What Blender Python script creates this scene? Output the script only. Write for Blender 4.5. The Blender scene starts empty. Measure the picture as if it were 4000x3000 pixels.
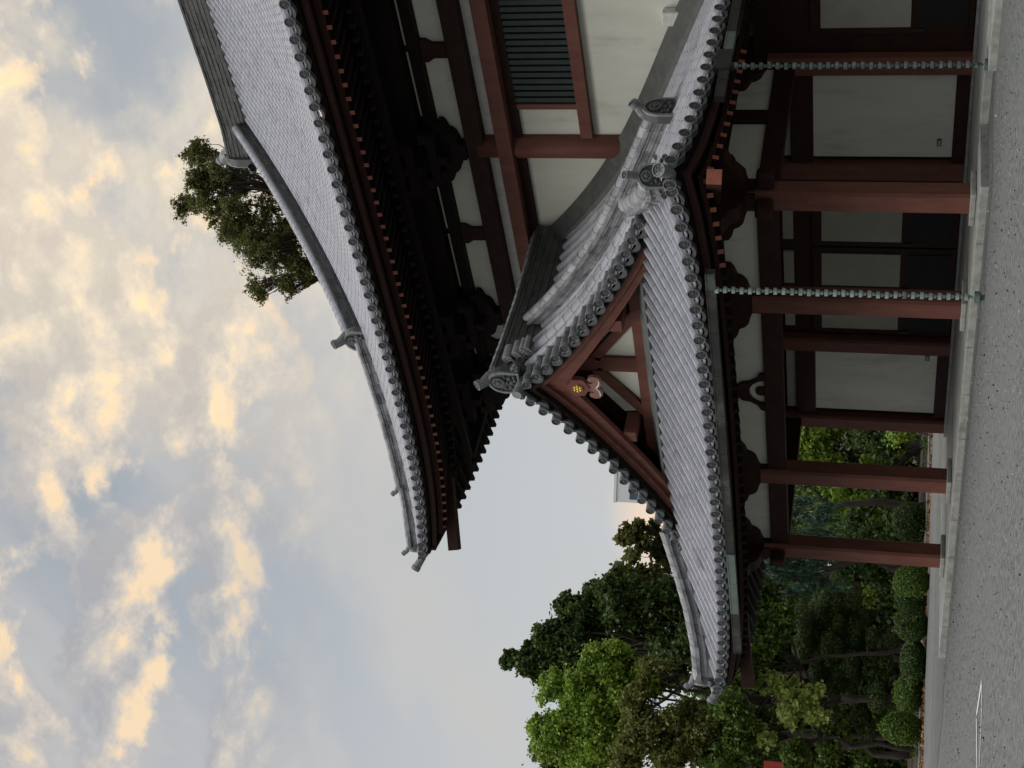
import bpy, math, random
import numpy as np
from mathutils import Matrix, Vector
random.seed(7); rng = np.random.default_rng(11)
scene = bpy.context.scene
C = scene.collection
rad = math.radians

# ------------------------------------------------------------------ camera
cam_d = bpy.data.cameras.new("camera"); cam = bpy.data.objects.new("camera", cam_d); C.objects.link(cam)
cam_d.sensor_fit = 'HORIZONTAL'; cam_d.sensor_width = 36.0; cam_d.lens = 5960 / 4000 * 36
cam_d.clip_start = 0.1; cam_d.clip_end = 5000
def cam_axes(pitch, roll, yaw):
    cp, sp = math.cos(pitch), math.sin(pitch)
    h = Vector((math.sin(yaw), math.cos(yaw), 0)); r = Vector((math.cos(yaw), -math.sin(yaw), 0)); up = Vector((0, 0, 1))
    fw = h * cp + up * sp; u = up * cp - h * sp
    rr = r * math.cos(roll) + u * math.sin(roll); uu = u * math.cos(roll) - r * math.sin(roll)
    return rr, -uu, fw
RR, DN, FW = cam_axes(rad(14.18), rad(2.60), rad(-46.5))
CAM = Vector((27.88, -26.4, 1.6))
# the photograph is turned on its side: picture right is "down" in the place, picture up is "right"
m = Matrix((DN, RR, -FW)).transposed().to_4x4(); m.translation = CAM
cam.matrix_world = m
scene.camera = cam
scene.view_settings.view_transform = 'Standard'; scene.view_settings.look = 'None'
scene.view_settings.exposure = 0.0; scene.view_settings.gamma = 1.0

# ------------------------------------------------------------------ world: evening sky with broken cloud
SUN_EL, SUN_AZ = rad(50), rad(-162)     # azimuth: atan2(x, y) of the direction towards the sun
world = bpy.data.worlds.new("World"); scene.world = world; world.use_nodes = True
class NT:
    def __init__(s, tree): s.t = tree; s.t.nodes.clear()
    def n(s, typ, **kw):
        nd = s.t.nodes.new(typ)
        for k, v in kw.items(): setattr(nd, k, v)
        return nd
    def link(s, a, b): s.t.links.new(a, b)
    def put(s, sock, v):
        if hasattr(v, 'links') or isinstance(v, bpy.types.NodeSocket): s.t.links.new(v, sock)
        else: sock.default_value = v
    def math(s, op, a, b=0.0, c=0.0, clamp=False):
        nd = s.n('ShaderNodeMath', operation=op, use_clamp=clamp)
        s.put(nd.inputs[0], a); s.put(nd.inputs[1], b)
        if op in ('MULTIPLY_ADD',): s.put(nd.inputs[2], c)
        return nd.outputs[0]
    def vmath(s, op, a, b=(0, 0, 0), out=0):
        nd = s.n('ShaderNodeVectorMath', operation=op); s.put(nd.inputs[0], a)
        if op == 'SCALE': s.put(nd.inputs[3], b)
        else: s.put(nd.inputs[1], b)
        return nd.outputs[out]
    def noise(s, vec, scale, detail=4, rough=.55, dist=0.0, out='Fac'):
        nd = s.n('ShaderNodeTexNoise'); nd.inputs['Scale'].default_value = scale; nd.inputs['Detail'].default_value = detail
        nd.inputs['Roughness'].default_value = rough; nd.inputs['Distortion'].default_value = dist
        if vec is not None: s.link(vec, nd.inputs['Vector'])
        return nd.outputs[out]
    def ramp(s, fac, stops, interp='LINEAR'):
        nd = s.n('ShaderNodeValToRGB'); cr = nd.color_ramp; cr.interpolation = interp
        while len(cr.elements) < len(stops): cr.elements.new(.5)
        for e, (p, c) in zip(cr.elements, stops):
            e.position = p; e.color = (*c, 1) if len(c) == 3 else c
        s.put(nd.inputs[0], fac); return nd.outputs[0]
    def smooth(s, v, a, b):
        nd = s.n('ShaderNodeMapRange', interpolation_type='SMOOTHSTEP'); s.put(nd.inputs[0], v)
        nd.inputs[1].default_value = a; nd.inputs[2].default_value = b; return nd.outputs[0]
    def mix(s, fac, a, b, blend='MIX'):
        nd = s.n('ShaderNodeMix', data_type='RGBA', blend_type=blend); s.put(nd.inputs[0], fac)
        for sock, v in ((nd.inputs[6], a), (nd.inputs[7], b)):
            s.put(sock, (*v, 1) if isinstance(v, tuple) and len(v) == 3 else v)
        return nd.outputs[2]
w = NT(world.node_tree)
SKY_K = 0.1; ZEN = 1.7
tc = w.n('ShaderNodeTexCoord'); dirv = tc.outputs['Generated']
sep = w.n('ShaderNodeSeparateXYZ'); w.link(dirv, sep.inputs[0])
sky = w.n('ShaderNodeTexSky', sky_type='NISHITA'); sky.sun_disc = False
sky.sun_elevation = SUN_EL; sky.sun_rotation = SUN_AZ; sky.air_density = 1.0; sky.dust_density = 2.0
zc = w.math('ADD', w.math('MAXIMUM', sep.outputs[2], 0.0), 0.55)
cmb = w.n('ShaderNodeCombineXYZ')
w.put(cmb.inputs[0], w.math('DIVIDE', sep.outputs[0], zc)); w.put(cmb.inputs[1], w.math('DIVIDE', sep.outputs[1], zc)); cmb.inputs[2].default_value = 7.7
p0 = cmb.outputs[0]
def dens(p):
    a = w.noise(p, 4.6, 3, .5); b = w.noise(p, 17.0, 11, .60, .12)
    return w.math('ADD', w.math('MULTIPLY', a, .52), w.math('MULTIPLY', b, .48))
d0 = dens(p0)
d1 = dens(w.vmath('ADD', p0, (-.018, .010, 0)))
lit = w.math('MULTIPLY', w.math('SUBTRACT', d0, d1), 6.5)
band = w.smooth(sep.outputs[2], .335, .43)                      # broken cloud high up, an even veil below
cov = w.math('MULTIPLY', w.smooth(d0, .468, .528), band)
gap = w.ramp(sep.outputs[2], [(0.0, (.60, .60, .58)), (.08, (.62, .64, .64)), (.18, (.57, .61, .63)), (.30, (.52, .55, .57)), (.38, (.43, .47, .51)), (.55, (.305, .365, .44)), (1, (.25, .35, .5))])
veil = w.noise(w.vmath('MULTIPLY', p0, (1, 1.6, 1)), 3.0, 5, .55, .6)
gap = w.mix(w.math('MULTIPLY', w.smooth(veil, .35, .65), .85), gap, (.60, .58, .56))
cloudc = w.ramp(w.math('ADD', w.math('ADD', lit, .36), w.math('MULTIPLY', w.math('SUBTRACT', d0, .5), 1.1)), [(0.05, (.44, .44, .46)), (.38, (.53, .515, .505)), (.66, (.70, .63, .55)), (.98, (1.0, .77, .51))])
col = w.mix(cov, gap, cloudc)
# warm glow of the hidden sunset, low on the left, and the bright sheet above the roof ridge
def glow(d, tight, colr, base, k=1.0):
    dp = w.vmath('DOT_PRODUCT', dirv, Vector(d).normalized(), out=1)
    f = w.math('MULTIPLY', w.smooth(dp, tight, 1.0), k)
    return w.mix(f, base, colr)
col = glow((-.772, .622, .125), .9982, (1.0, .76, .56), col)
sheet = glow((-.40, .78, .50), .90, (.34, .24, .09), (0, 0, 0))
sheet = w.mix(1.0, sheet, w.mix(w.smooth(d1, .40, .58), (.15, .15, .15), (1, 1, 1)), 'MULTIPLY')
col = w.mix(1.0, col, sheet, 'ADD')
# the vault overhead is the brightest; the eastern side, behind the camera, is already dusky low down
zen = w.math('MULTIPLY_ADD', w.smooth(sep.outputs[2], .54, .85), ZEN, 1.0)
back = w.smooth(w.vmath('DOT_PRODUCT', dirv, Vector((.62, -.78, 0)).normalized(), out=1), -.45, .15)
dusk = w.math('MULTIPLY', back, w.math('SUBTRACT', 1.0, w.smooth(sep.outputs[2], .10, .62)))
zen = w.math('MULTIPLY', zen, w.math('SUBTRACT', 1.0, w.math('MULTIPLY', dusk, .90)))
col = w.vmath('SCALE', col, w.math('MULTIPLY', zen, 1.0 / SKY_K))
fin = w.mix(.94, sky.outputs[0], col)
bg = w.n('ShaderNodeBackground'); w.link(fin, bg.inputs[0]); bg.inputs[1].default_value = SKY_K
wo = w.n('ShaderNodeOutputWorld'); w.link(bg.outputs[0], wo.inputs[0])
sun_d = bpy.data.lights.new("sun", 'SUN'); sun = bpy.data.objects.new("sun", sun_d); C.objects.link(sun)
sun_d.energy = 1.2; sun_d.angle = rad(32); sun_d.color = (1.0, .95, .88)
sd = Vector((math.sin(SUN_AZ) * math.cos(SUN_EL), math.cos(SUN_AZ) * math.cos(SUN_EL), math.sin(SUN_EL)))
sun.rotation_euler = sd.to_track_quat('Z', 'Y').to_euler()

# ------------------------------------------------------------------ materials
MATS = {}
def mat(name, col=(.5, .5, .5), col2=None, rough=.7, scale=6.0, attr=False, bump=0.0, bscale=40.0, spec=.5, metal=0.0, stretch=None, dark=None, darkscale=1.5, lo=.35, hi=.65):
    if name in MATS: return MATS[name]
    M = bpy.data.materials.new(name); M.use_nodes = True; t = NT(M.node_tree); MATS[name] = M
    b = t.n('ShaderNodeBsdfPrincipled'); o = t.n('ShaderNodeOutputMaterial'); t.link(b.outputs[0], o.inputs[0])
    b.inputs['Roughness'].default_value = rough; b.inputs['Specular IOR Level'].default_value = spec; b.inputs['Metallic'].default_value = metal
    g = t.n('ShaderNodeNewGeometry'); pos = g.outputs['Position']
    if stretch: pos = t.vmath('MULTIPLY', pos, stretch)
    if name == 'asphalt':
        pos0 = pos; big = t.smooth(t.noise(pos0, .35, 5, .6), .38, .62)
    col2 = col2 or tuple(c * .75 for c in col)
    f = t.smooth(t.noise(pos, scale, 6, .6), lo, hi)
    if attr:
        a = t.n('ShaderNodeAttribute', attribute_name='v')
        f = t.math('ADD', t.math('MULTIPLY', f, .35), t.math('MULTIPLY', a.outputs['Fac'], .65), clamp=True)
    c = t.mix(f, col, col2)
    if dark: c = t.mix(t.smooth(t.noise(pos, darkscale, 7, .65), .52, .72), c, dark)
    if name == 'asphalt': c = t.mix(t.math('MULTIPLY', big, .45), c, (.165, .174, .168))
    t.link(c, b.inputs['Base Color'])
    if bump:
        bp = t.n('ShaderNodeBump'); bp.inputs['Strength'].default_value = bump; bp.inputs['Distance'].default_value = .05 if name == 'asphalt' else .02
        t.link(t.noise(pos, bscale, 4, .6), bp.inputs['Height']); t.link(bp.outputs[0], b.inputs['Normal'])
    return M
M_tile = mat('roof_tile', (.22, .228, .258), (.38, .388, .425), .5, 3.0, attr=True, bump=.12, bscale=40, spec=.4, dark=(.185, .19, .205), darkscale=.9)
M_ridge = mat('ridge_tile', (.09, .097, .105), (.42, .425, .44), .5, 4.0, attr=True, bump=.3, bscale=50, dark=(.09, .10, .10), darkscale=1.6)
M_dark = mat('weathered_ridge', (.042, .045, .044), (.12, .122, .115), .6, 4.0, attr=True, bump=.3, bscale=50)
M_disc = mat('end_tile', (.05, .053, .056), (.11, .115, .12), .5, 30.0, attr=True, bump=.6, bscale=70)
M_rim = mat('end_tile_rim', (.17, .178, .185), (.25, .26, .265), .45, 12.0)
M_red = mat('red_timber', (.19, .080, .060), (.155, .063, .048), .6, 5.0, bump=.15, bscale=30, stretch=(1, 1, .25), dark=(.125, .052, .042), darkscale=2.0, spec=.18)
M_brown = mat('shaded_brown_timber', (.040, .018, .013), (.030, .013, .010), .6, 3.0, bump=.08, spec=.18)  # brown timber with porch and eave shade put into the colour
M_shade = mat('shaded_eave_timber', (.016, .009, .008), (.011, .007, .006), .7, 3.0, spec=.18)  # same red-brown timber, painted near black to carry the shade under the eaves
M_rend = mat('rafter_end_paint', (.42, .15, .10), (.34, .12, .085), .6, 6.0, spec=.18)
M_plaster = mat('plaster', (.73, .745, .655), (.68, .69, .60), .85, 1.3, bump=.05, bscale=120, dark=(.56, .56, .48), darkscale=1.5, stretch=(1, 1, .28))
M_mottle = mat('mottled_plaster', (.66, .64, .60), (.58, .57, .55), .85, 3.0, dark=(.47, .46, .45), darkscale=4.0)
M_green = mat('green_bar_paint', (.055, .078, .076), (.045, .064, .062), .45, 6.0)
M_void = mat('dark_interior', (.008, .009, .009), (.006, .006, .006), .8)
M_door = mat('door_paper', (.40, .40, .34), (.35, .36, .30), .85, 2.0)
M_stone = mat('granite', (.40, .405, .38), (.29, .30, .28), .8, 5.0, bump=.3, bscale=60, dark=(.20, .215, .19), darkscale=2.2)
M_floor = mat('stone_floor', (.36, .36, .335), (.28, .285, .27), .7, 2.0, bump=.1, dark=(.2, .205, .19), darkscale=.8)
M_copper = mat('green_copper', (.035, .065, .052), (.34, .44, .42), .5, 9.0, attr=True, dark=(.07, .085, .075), darkscale=5.0)
M_gutter = mat('bronze_gutter', (.018, .018, .017), (.030, .030, .028), .5, 3.0, spec=.3, dark=(.075, .085, .078), darkscale=.8)
M_pgreen = mat('pale_green_gutter', (.095, .13, .115), (.13, .165, .148), .55, 3.0)
M_flash = mat('grey_flashing', (.11, .125, .12), (.16, .175, .165), .6, 3.0, bump=.15, bscale=15)
M_gold = mat('gold_paint', (.75, .52, .12), (.6, .40, .08), .35, 20.0, metal=.6)
M_pink = mat('faded_pink_paint', (.27, .135, .115), (.20, .10, .085), .7, 9.0)
M_white = mat('white_paint', (.72, .72, .68), (.60, .60, .57), .8, 8.0)
M_asphalt = mat('asphalt', (.092, .099, .094), (.20, .212, .203), .85, 7.5, bump=1.0, bscale=14, dark=(.088, .090, .086), darkscale=5.0, lo=.42, hi=.58)
M_asph2 = mat('dark_asphalt', (.10, .107, .105), (.135, .142, .14), .85, 2.0, bump=.5, bscale=30)
M_concrete = mat('concrete', (.13, .136, .13), (.17, .178, .17), .85, 1.5, bump=.3, bscale=40)
M_soil = mat('soil', (.045, .035, .024), (.075, .05, .03), .95, 4.0, bump=.8, bscale=15)
M_bark = mat('bark', (.022, .017, .013), (.045, .035, .026), .9, 6.0, bump=.8, bscale=14, stretch=(1, 1, .25))
M_block = mat('far_concrete', (.80, .83, .85), (.76, .80, .83), .7, .2)
M_glass = mat('far_window', (.10, .14, .18), (.08, .11, .15), .2, 1.0)
M_redlamp = mat('red_lacquer', (.50, .055, .03), (.40, .04, .025), .5, 5.0)
def leafmat(name, a, b, trans=.35):
    if name in MATS: return MATS[name]
    M = bpy.data.materials.new(name); M.use_nodes = True; t = NT(M.node_tree); MATS[name] = M
    at = t.n('ShaderNodeAttribute', attribute_name='v')
    c = t.mix(at.outputs['Fac'], a, b)
    d = t.n('ShaderNodeBsdfPrincipled'); d.inputs['Roughness'].default_value = .5; d.inputs['Specular IOR Level'].default_value = .35
    t.link(c, d.inputs['Base Color'])
    tr = t.n('ShaderNodeBsdfTranslucent'); t.link(t.mix(.5, c, (.16, .2, .02)), tr.inputs[0])
    mx = t.n('ShaderNodeMixShader'); mx.inputs[0].default_value = trans; t.link(d.outputs[0], mx.inputs[1]); t.link(tr.outputs[0], mx.inputs[2])
    o = t.n('ShaderNodeOutputMaterial'); t.link(mx.outputs[0], o.inputs[0]); return M

# ------------------------------------------------------------------ mesh helpers
def V3(*a): return np.array(a, float)
def nrm(v): v = np.asarray(v, float); return v / (np.linalg.norm(v) + 1e-12)
class MB:
    def __init__(s): s.v = []; s.f = []; s.a = []; s.m = []
    def add(s, verts, faces, a=.5, m=0):
        o = len(s.v); s.v.extend([tuple(map(float, p)) for p in verts])
        for f in faces: s.f.append(tuple(o + i for i in f)); s.a.append(a); s.m.append(m)
    def box(s, x0, x1, y0, y1, z0, z1, a=.5, m=0):
        s.add([(x, y, z) for z in (z0, z1) for y in (y0, y1) for x in (x0, x1)],
              [(0, 2, 3, 1), (4, 5, 7, 6), (0, 1, 5, 4), (2, 6, 7, 3), (0, 4, 6, 2), (1, 3, 7, 5)], a, m)
    def bar(s, p, q, wd, ht, up=(0, 0, 1), a=.5, m=0, w2=None, h2=None):
        """square timber from p to q (centre line)"""
        p, q = V3(*p), V3(*q); t = nrm(q - p); sd_ = nrm(np.cross(t, V3(*up))); u = np.cross(sd_, t)
        w2 = wd if w2 is None else w2; h2 = ht if h2 is None else h2
        vs = [c + sd_ * i * ww / 2 + u * j * hh / 2 for c, ww, hh in ((p, wd, ht), (q, w2, h2)) for j in (-1, 1) for i in (-1, 1)]
        s.add(vs, [(0, 2, 3, 1), (4, 5, 7, 6), (0, 1, 5, 4), (2, 6, 7, 3), (0, 4, 6, 2), (1, 3, 7, 5)], a, m)
    def prism(s, poly, o, ex, ey, dep, a=.5, m=0):
        """polygon (2-D) in the frame o, ex, ey pushed out along dep"""
        o, ex, ey, dep = map(lambda v: V3(*v), (o, ex, ey, dep)); n = len(poly)
        b = [o + ex * x + ey * y for x, y in poly]
        s.add(b + [p + dep for p in b], [tuple(range(n - 1, -1, -1)), tuple(range(n, 2 * n))] + [(i, (i + 1) % n, n + (i + 1) % n, n + i) for i in range(n)], a, m)
    def tube(s, pts, radii, segs=8, a=.5, m=0, cap=True):
        pts = [V3(*p) for p in pts]; n = len(pts); rings = []; ref = V3(.31, .12, .94)
        for i, p in enumerate(pts):
            t = nrm(pts[min(i + 1, n - 1)] - pts[max(i - 1, 0)])
            if abs(np.dot(t, ref)) > .95: ref = V3(1, .2, .1)
            e1 = nrm(np.cross(t, ref)); e2 = np.cross(t, e1)
            r = radii[i] if hasattr(radii, '__len__') else radii
            rings.append([p + (e1 * math.cos(2 * math.pi * k / segs) + e2 * math.sin(2 * math.pi * k / segs)) * r for k in range(segs)])
        fs = [(i * segs + k, i * segs + (k + 1) % segs, (i + 1) * segs + (k + 1) % segs, (i + 1) * segs + k) for i in range(n - 1) for k in range(segs)]
        if cap: fs += [tuple(range(segs - 1, -1, -1)), tuple((n - 1) * segs + k for k in range(segs))]
        s.add([q for r_ in rings for q in r_], fs, a, m)
    def lathe(s, o, ax, prof, segs=16, a=.5, m=0):
        o = V3(*o); ax = nrm(ax); ref = V3(0, 0, 1) if abs(ax[2]) < .9 else V3(1, 0, 0)
        e1 = nrm(np.cross(ax, ref)); e2 = np.cross(ax, e1); n = len(prof)
        vs = [o + ax * h + (e1 * math.cos(2 * math.pi * k / segs) + e2 * math.sin(2 * math.pi * k / segs)) * r for r, h in prof for k in range(segs)]
        s.add(vs, [(i * segs + k, i * segs + (k + 1) % segs, (i + 1) * segs + (k + 1) % segs, (i + 1) * segs + k) for i in range(n - 1) for k in range(segs)], a, m)
    def build(s, name, mats, parent=None, smooth=False, bevel=0.0, loc=None):
        me = bpy.data.meshes.new(name); v = s.v
        if loc is not None: v = [(p[0] - loc[0], p[1] - loc[1], p[2] - loc[2]) for p in v]
        me.from_pydata(v, [], s.f)
        for q in (mats if isinstance(mats, (list, tuple)) else [mats]): me.materials.append(q)
        me.polygons.foreach_set('material_index', s.m)
        at = me.attributes.new('v', 'FLOAT', 'FACE'); at.data.foreach_set('value', s.a)
        if smooth: me.polygons.foreach_set('use_smooth', [True] * len(s.f))
        me.update()
        o = bpy.data.objects.new(name, me); C.objects.link(o)
        if loc is not None: o.location = loc
        if parent is not None: o.parent = parent
        if bevel:
            md = o.modifiers.new('bevel', 'BEVEL'); md.width = bevel; md.segments = 1; md.limit_method = 'ANGLE'
        return o
def thing(name, label, cat, loc=(0, 0, 0), group=None):
    o = bpy.data.objects.new(name, None); C.objects.link(o); o.location = loc; o['label'] = label; o['category'] = cat
    o.empty_display_size = .3
    if group: o['group'] = group
    return o
def tag(o, label, cat, group=None):
    o['label'] = label; o['category'] = cat
    if group: o['group'] = group
    return o
def structure(name, mb, mt):
    o = mb.build(name, mt); o['kind'] = 'structure'; return o
def quickbox(name, mt, parent, *b, bevel=.012):
    q = MB(); q.box(*b); return q.build(name, mt, parent, bevel=bevel)

# ------------------------------------------------------------------ ground
g = MB(); g.add([(-900, -900, 0), (900, -900, 0), (900, 900, 0), (-900, 900, 0)], [(0, 1, 2, 3)]); structure('ground', g, M_asphalt)
g = MB(); g.add([(x, y, .004) for x, y in [(-26.3, -40), (-20.5, -6), (-17.5, 3), (-14.5, 26), (-27, 30)]], [(0, 1, 2, 3, 4)]); structure('concrete_path', g, M_concrete)
g = MB(); g.add([(x, y, .008) for x, y in [(-13.9, 2.6), (-9.0, 0.2), (-9.05, -1.25), (-9.9, -2.5), (-12.6, -2.2), (-17, -7), (-20, -20), (-23, -20), (-18.5, -4)]], [tuple(range(8, -1, -1))]); structure('asphalt_strip', g, M_asph2)
g = MB(); g.add([(x, y, .012) for x, y in [(-80, -30), (-27.2, -30), (-26.6, 3), (-27.2, 12), (-24, 24), (-12, 60), (-80, 90)]], [tuple(range(7))]); structure('garden_soil', g, M_soil)
# dark gravel gutter in front of the stone platform
g = MB(); g.add([(x, y, .006) for x, y in [(-9.0, -2.1), (8.6, -2.1), (8.9, .15), (30, .15), (30, 1.2), (-9, 1.2)]], [(0, 1, 2, 3, 4, 5)]); structure('gravel_strip', g, M_asph2)
# worn white paint on the paving: a long thin arrow shape
def paint(pts, wd, mb):
    for p, q in zip(pts[:-1], pts[1:]):
        p, q = V3(*p, .010), V3(*q, .010); t = nrm(q - p); n = np.cross(t, V3(0, 0, 1)) * wd / 2
        mb.add([p - n, q - n, q + n, p + n], [(0, 1, 2, 3)])
mb = MB(); paint([(5.06, -11.20), (4.35, -11.12), (3.80, -11.06), (3.84, -11.6), (3.90, -12.2), (3.98, -13.4)], .15, mb); paint([(5.10, -11.28), (5.08, -11.7), (4.80, -12.05), (4.42, -12.45), (4.2, -13.4)], .09, mb)
structure('road_marking', mb, M_white)

# ------------------------------------------------------------------ roof geometry helpers
def roof_field(mb, P, As, dmax, r=.122, seg=.38, dmin=lambda a: 0.0, pan=True, drop=.07):
    """rows of round tiles over stepped pan tiles; P(a, d) is the roof surface, d runs up from the eave"""
    def frame(a, d):
        e = 1e-3; du = (P(a, d + e) - P(a, d - e)) / (2 * e); da = (P(a + e, d) - P(a - e, d)) / (2 * e)
        N = np.cross(da, du); N = nrm(N); N = N if N[2] > 0 else -N
        return P(a, d), N, nrm(da), nrm(du)
    ths = np.linspace(0, math.pi, 7)
    for a in As:
        d0, d1 = dmin(a), dmax(a)
        if d1 - d0 < .12: continue
        n = max(1, int(round((d1 - d0) / seg * 1.12))); ds = np.linspace(d0, d1, n + 1)
        fr = [frame(a, d) for d in ds]; rowt = rng.normal(0, .10)
        for i in range(n):
            (p, N, S, U), (q, N2, S2, U2) = fr[i], fr[i + 1]; j = rng.uniform(-.004, .004)
            lo = [p + S * (math.cos(t) * r + j) + N * math.sin(t) * (r * 1.25 + .004) for t in ths]
            hi = [q + S2 * (math.cos(t) * r * .985 + j) + N2 * math.sin(t) * r * 1.23 for t in ths]
            mb.add(lo + hi, [(k, k + 1, 8 + k, 7 + k) for k in range(6)], float(np.clip(rng.normal(.68 + rowt, .09), 0, 1)))
    if not pan: return
    for a, b in zip(As[:-1], As[1:]):
        if abs(b - a) > .8: continue
        d0, d1 = min(dmin(a), dmin(b)), max(dmax(a), dmax(b))
        if d1 - d0 < .05: continue
        n = max(1, int(round((d1 - d0) / seg * 1.12)))
        for i in range(n):
            t0, t1 = i / n, (i + 1) / n
            A_ = lambda x, t: P(x, dmin(x) + t * max(dmax(x) - dmin(x), .02))
            c = (a + b) / 2
            lo = [A_(a, t0), A_(c, t0) - V3(0, 0, drop - .025), A_(b, t0)]; hi = [A_(a, t1), A_(c, t1) - V3(0, 0, drop + .01), A_(b, t1)]
            bt = [lo[0] - V3(0, 0, .03), lo[1] - V3(0, 0, .03), lo[2] - V3(0, 0, .03)]
            mb.add(lo + hi + bt, [(0, 1, 4, 3), (1, 2, 5, 4), (6, 7, 1, 0), (7, 8, 2, 1)], float(np.clip(rng.normal(.12, .1), 0, 1)))  # low pan tone paints shade into the valleys between the rows
def disc(mb, c, n, r=.12, mrim=1, mface=0):
    """round end tile with a raised rim and a flower relief"""
    n = nrm(n); mb.lathe(c - n * .10, n, [(r * .97, 0), (r, .02), (r, .12), (r * .87, .122), (r * .85, .095)], 18, .6, mrim)
    mb.lathe(c - n * .10, n, [(r * .86, .097), (r * .30, .10), (r * .26, .115), (r * .001, .12)], 18, float(rng.uniform(.2, .6)), mface)
    ref = V3(0, 0, 1) if abs(n[2]) < .9 else V3(1, 0, 0); e1 = nrm(np.cross(n, ref)); e2 = np.cross(n, e1)
    for k in range(6):
        q = c + (e1 * math.cos(k * math.pi / 3) + e2 * math.sin(k * math.pi / 3)) * r * .52
        mb.lathe(q - n * .10, n, [(r * .17, .10), (r * .12, .112), (.001, .114)], 7, .9, mface)
def eave_ends(mb, P, As, out, r=.135):
    """discs of the round rows and hanging crescents of the pan tiles along an eave"""
    for a in As: disc(mb, P(a, 0) + V3(*out) * .05 + V3(0, 0, .01), nrm(V3(*out) + V3(0, 0, -.12)), r)
    for a, b in zip(As[:-1], As[1:]):
        if abs(b - a) > .8: continue
        f = []; bk = []
        for i in range(9):
            t = i / 8; x = a + (b - a) * t; sag = math.sin(math.pi * t) * .10
            top = P(x, 0) + V3(0, 0, -.02 - sag); o = V3(*out)
            f += [top + o * .03, top + o * .03 - V3(0, 0, .07)]; bk += [top - o * .12 + V3(0, 0, .01), top - o * .12 - V3(0, 0, .06)]
        fs = []
        for i in range(8):
            fs += [(2 * i, 2 * i + 1, 2 * i + 3, 2 * i + 2), (18 + 2 * i, 18 + 2 * i + 2, 18 + 2 * i + 3, 18 + 2 * i + 1), (2 * i + 1, 19 + 2 * i, 21 + 2 * i, 2 * i + 3), (2 * i, 2 * i + 2, 20 + 2 * i, 18 + 2 * i)]
        mb.add(f + bk, fs, float(rng.uniform(0, .5)), 0)
def resample(pts, step):
    pts = [V3(*p) for p in pts]; L = [0]
    for p, q in zip(pts[:-1], pts[1:]): L.append(L[-1] + np.linalg.norm(q - p))
    n = max(1, int(round(L[-1] / step))); A = np.array(pts)
    return [V3(*[np.interp(L[-1] * i / n, L, A[:, k]) for k in range(3)]) for i in range(n + 1)]
def ridge_mesh(path, width, height, courses, cap_r, seg=.34, mcap=1, taper=0.0, lift=0.0, captop=True):
    """stacked ridge: courses of flat tiles below a round cap; path is the foot line"""
    mb = MB(); pts = resample(path, seg); n = len(pts)
    hc = height / courses
    sides = []
    for i in range(n):
        t = pts[min(i + 1, n - 1)] - pts[max(i - 1, 0)]; sides.append(nrm(np.cross(t, V3(0, 0, 1))))
    mb_add = mb.add
    for c in range(courses):
        wv = width / 2 * (1 - taper * c / max(1, courses)) + (.018 if c % 2 else 0) + (.05 if c == courses - 1 else 0)
        z0 = c * hc - (.25 if c == 0 else 0); z1 = (c + 1) * hc - .006
        for i in range(n - 1):
            g_ = float(np.clip(rng.normal(.38, .24), 0, 1)); jj = rng.uniform(-.008, .008)
            k = [pts[i] + sides[i] * s_ * (wv + jj) + V3(0, 0, z) for z in (z0, z1) for s_ in (-1, 1)] + [pts[i + 1] + sides[i + 1] * s_ * (wv + jj) + V3(0, 0, z) for z in (z0, z1) for s_ in (-1, 1)]
            mb_add(k, [(0, 4, 6, 2), (1, 3, 7, 5), (2, 6, 7, 3), (0, 1, 5, 4), (0, 2, 3, 1), (4, 5, 7, 6)], g_, 0)
    ths = np.linspace(-.25, math.pi + .25, 10)
    for i in range(n - 1):
        g_ = float(np.clip(rng.normal(.6, .2), 0, 1)); ov = .03
        a0, a1 = pts[i] + V3(0, 0, height), pts[i + 1] + V3(0, 0, height)
        lo = [a0 + sides[i] * math.cos(t) * cap_r + V3(0, 0, math.sin(t) * cap_r) for t in ths]
        hi = [a1 + sides[i + 1] * math.cos(t) * cap_r * .93 + V3(0, 0, math.sin(t) * cap_r * .92) for t in ths]
        mb_add(lo + hi, [(k, k + 1, 11 + k, 10 + k) for k in range(9)] + [tuple(range(10)), tuple(range(19, 9, -1))], g_, mcap)
    return mb
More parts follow.
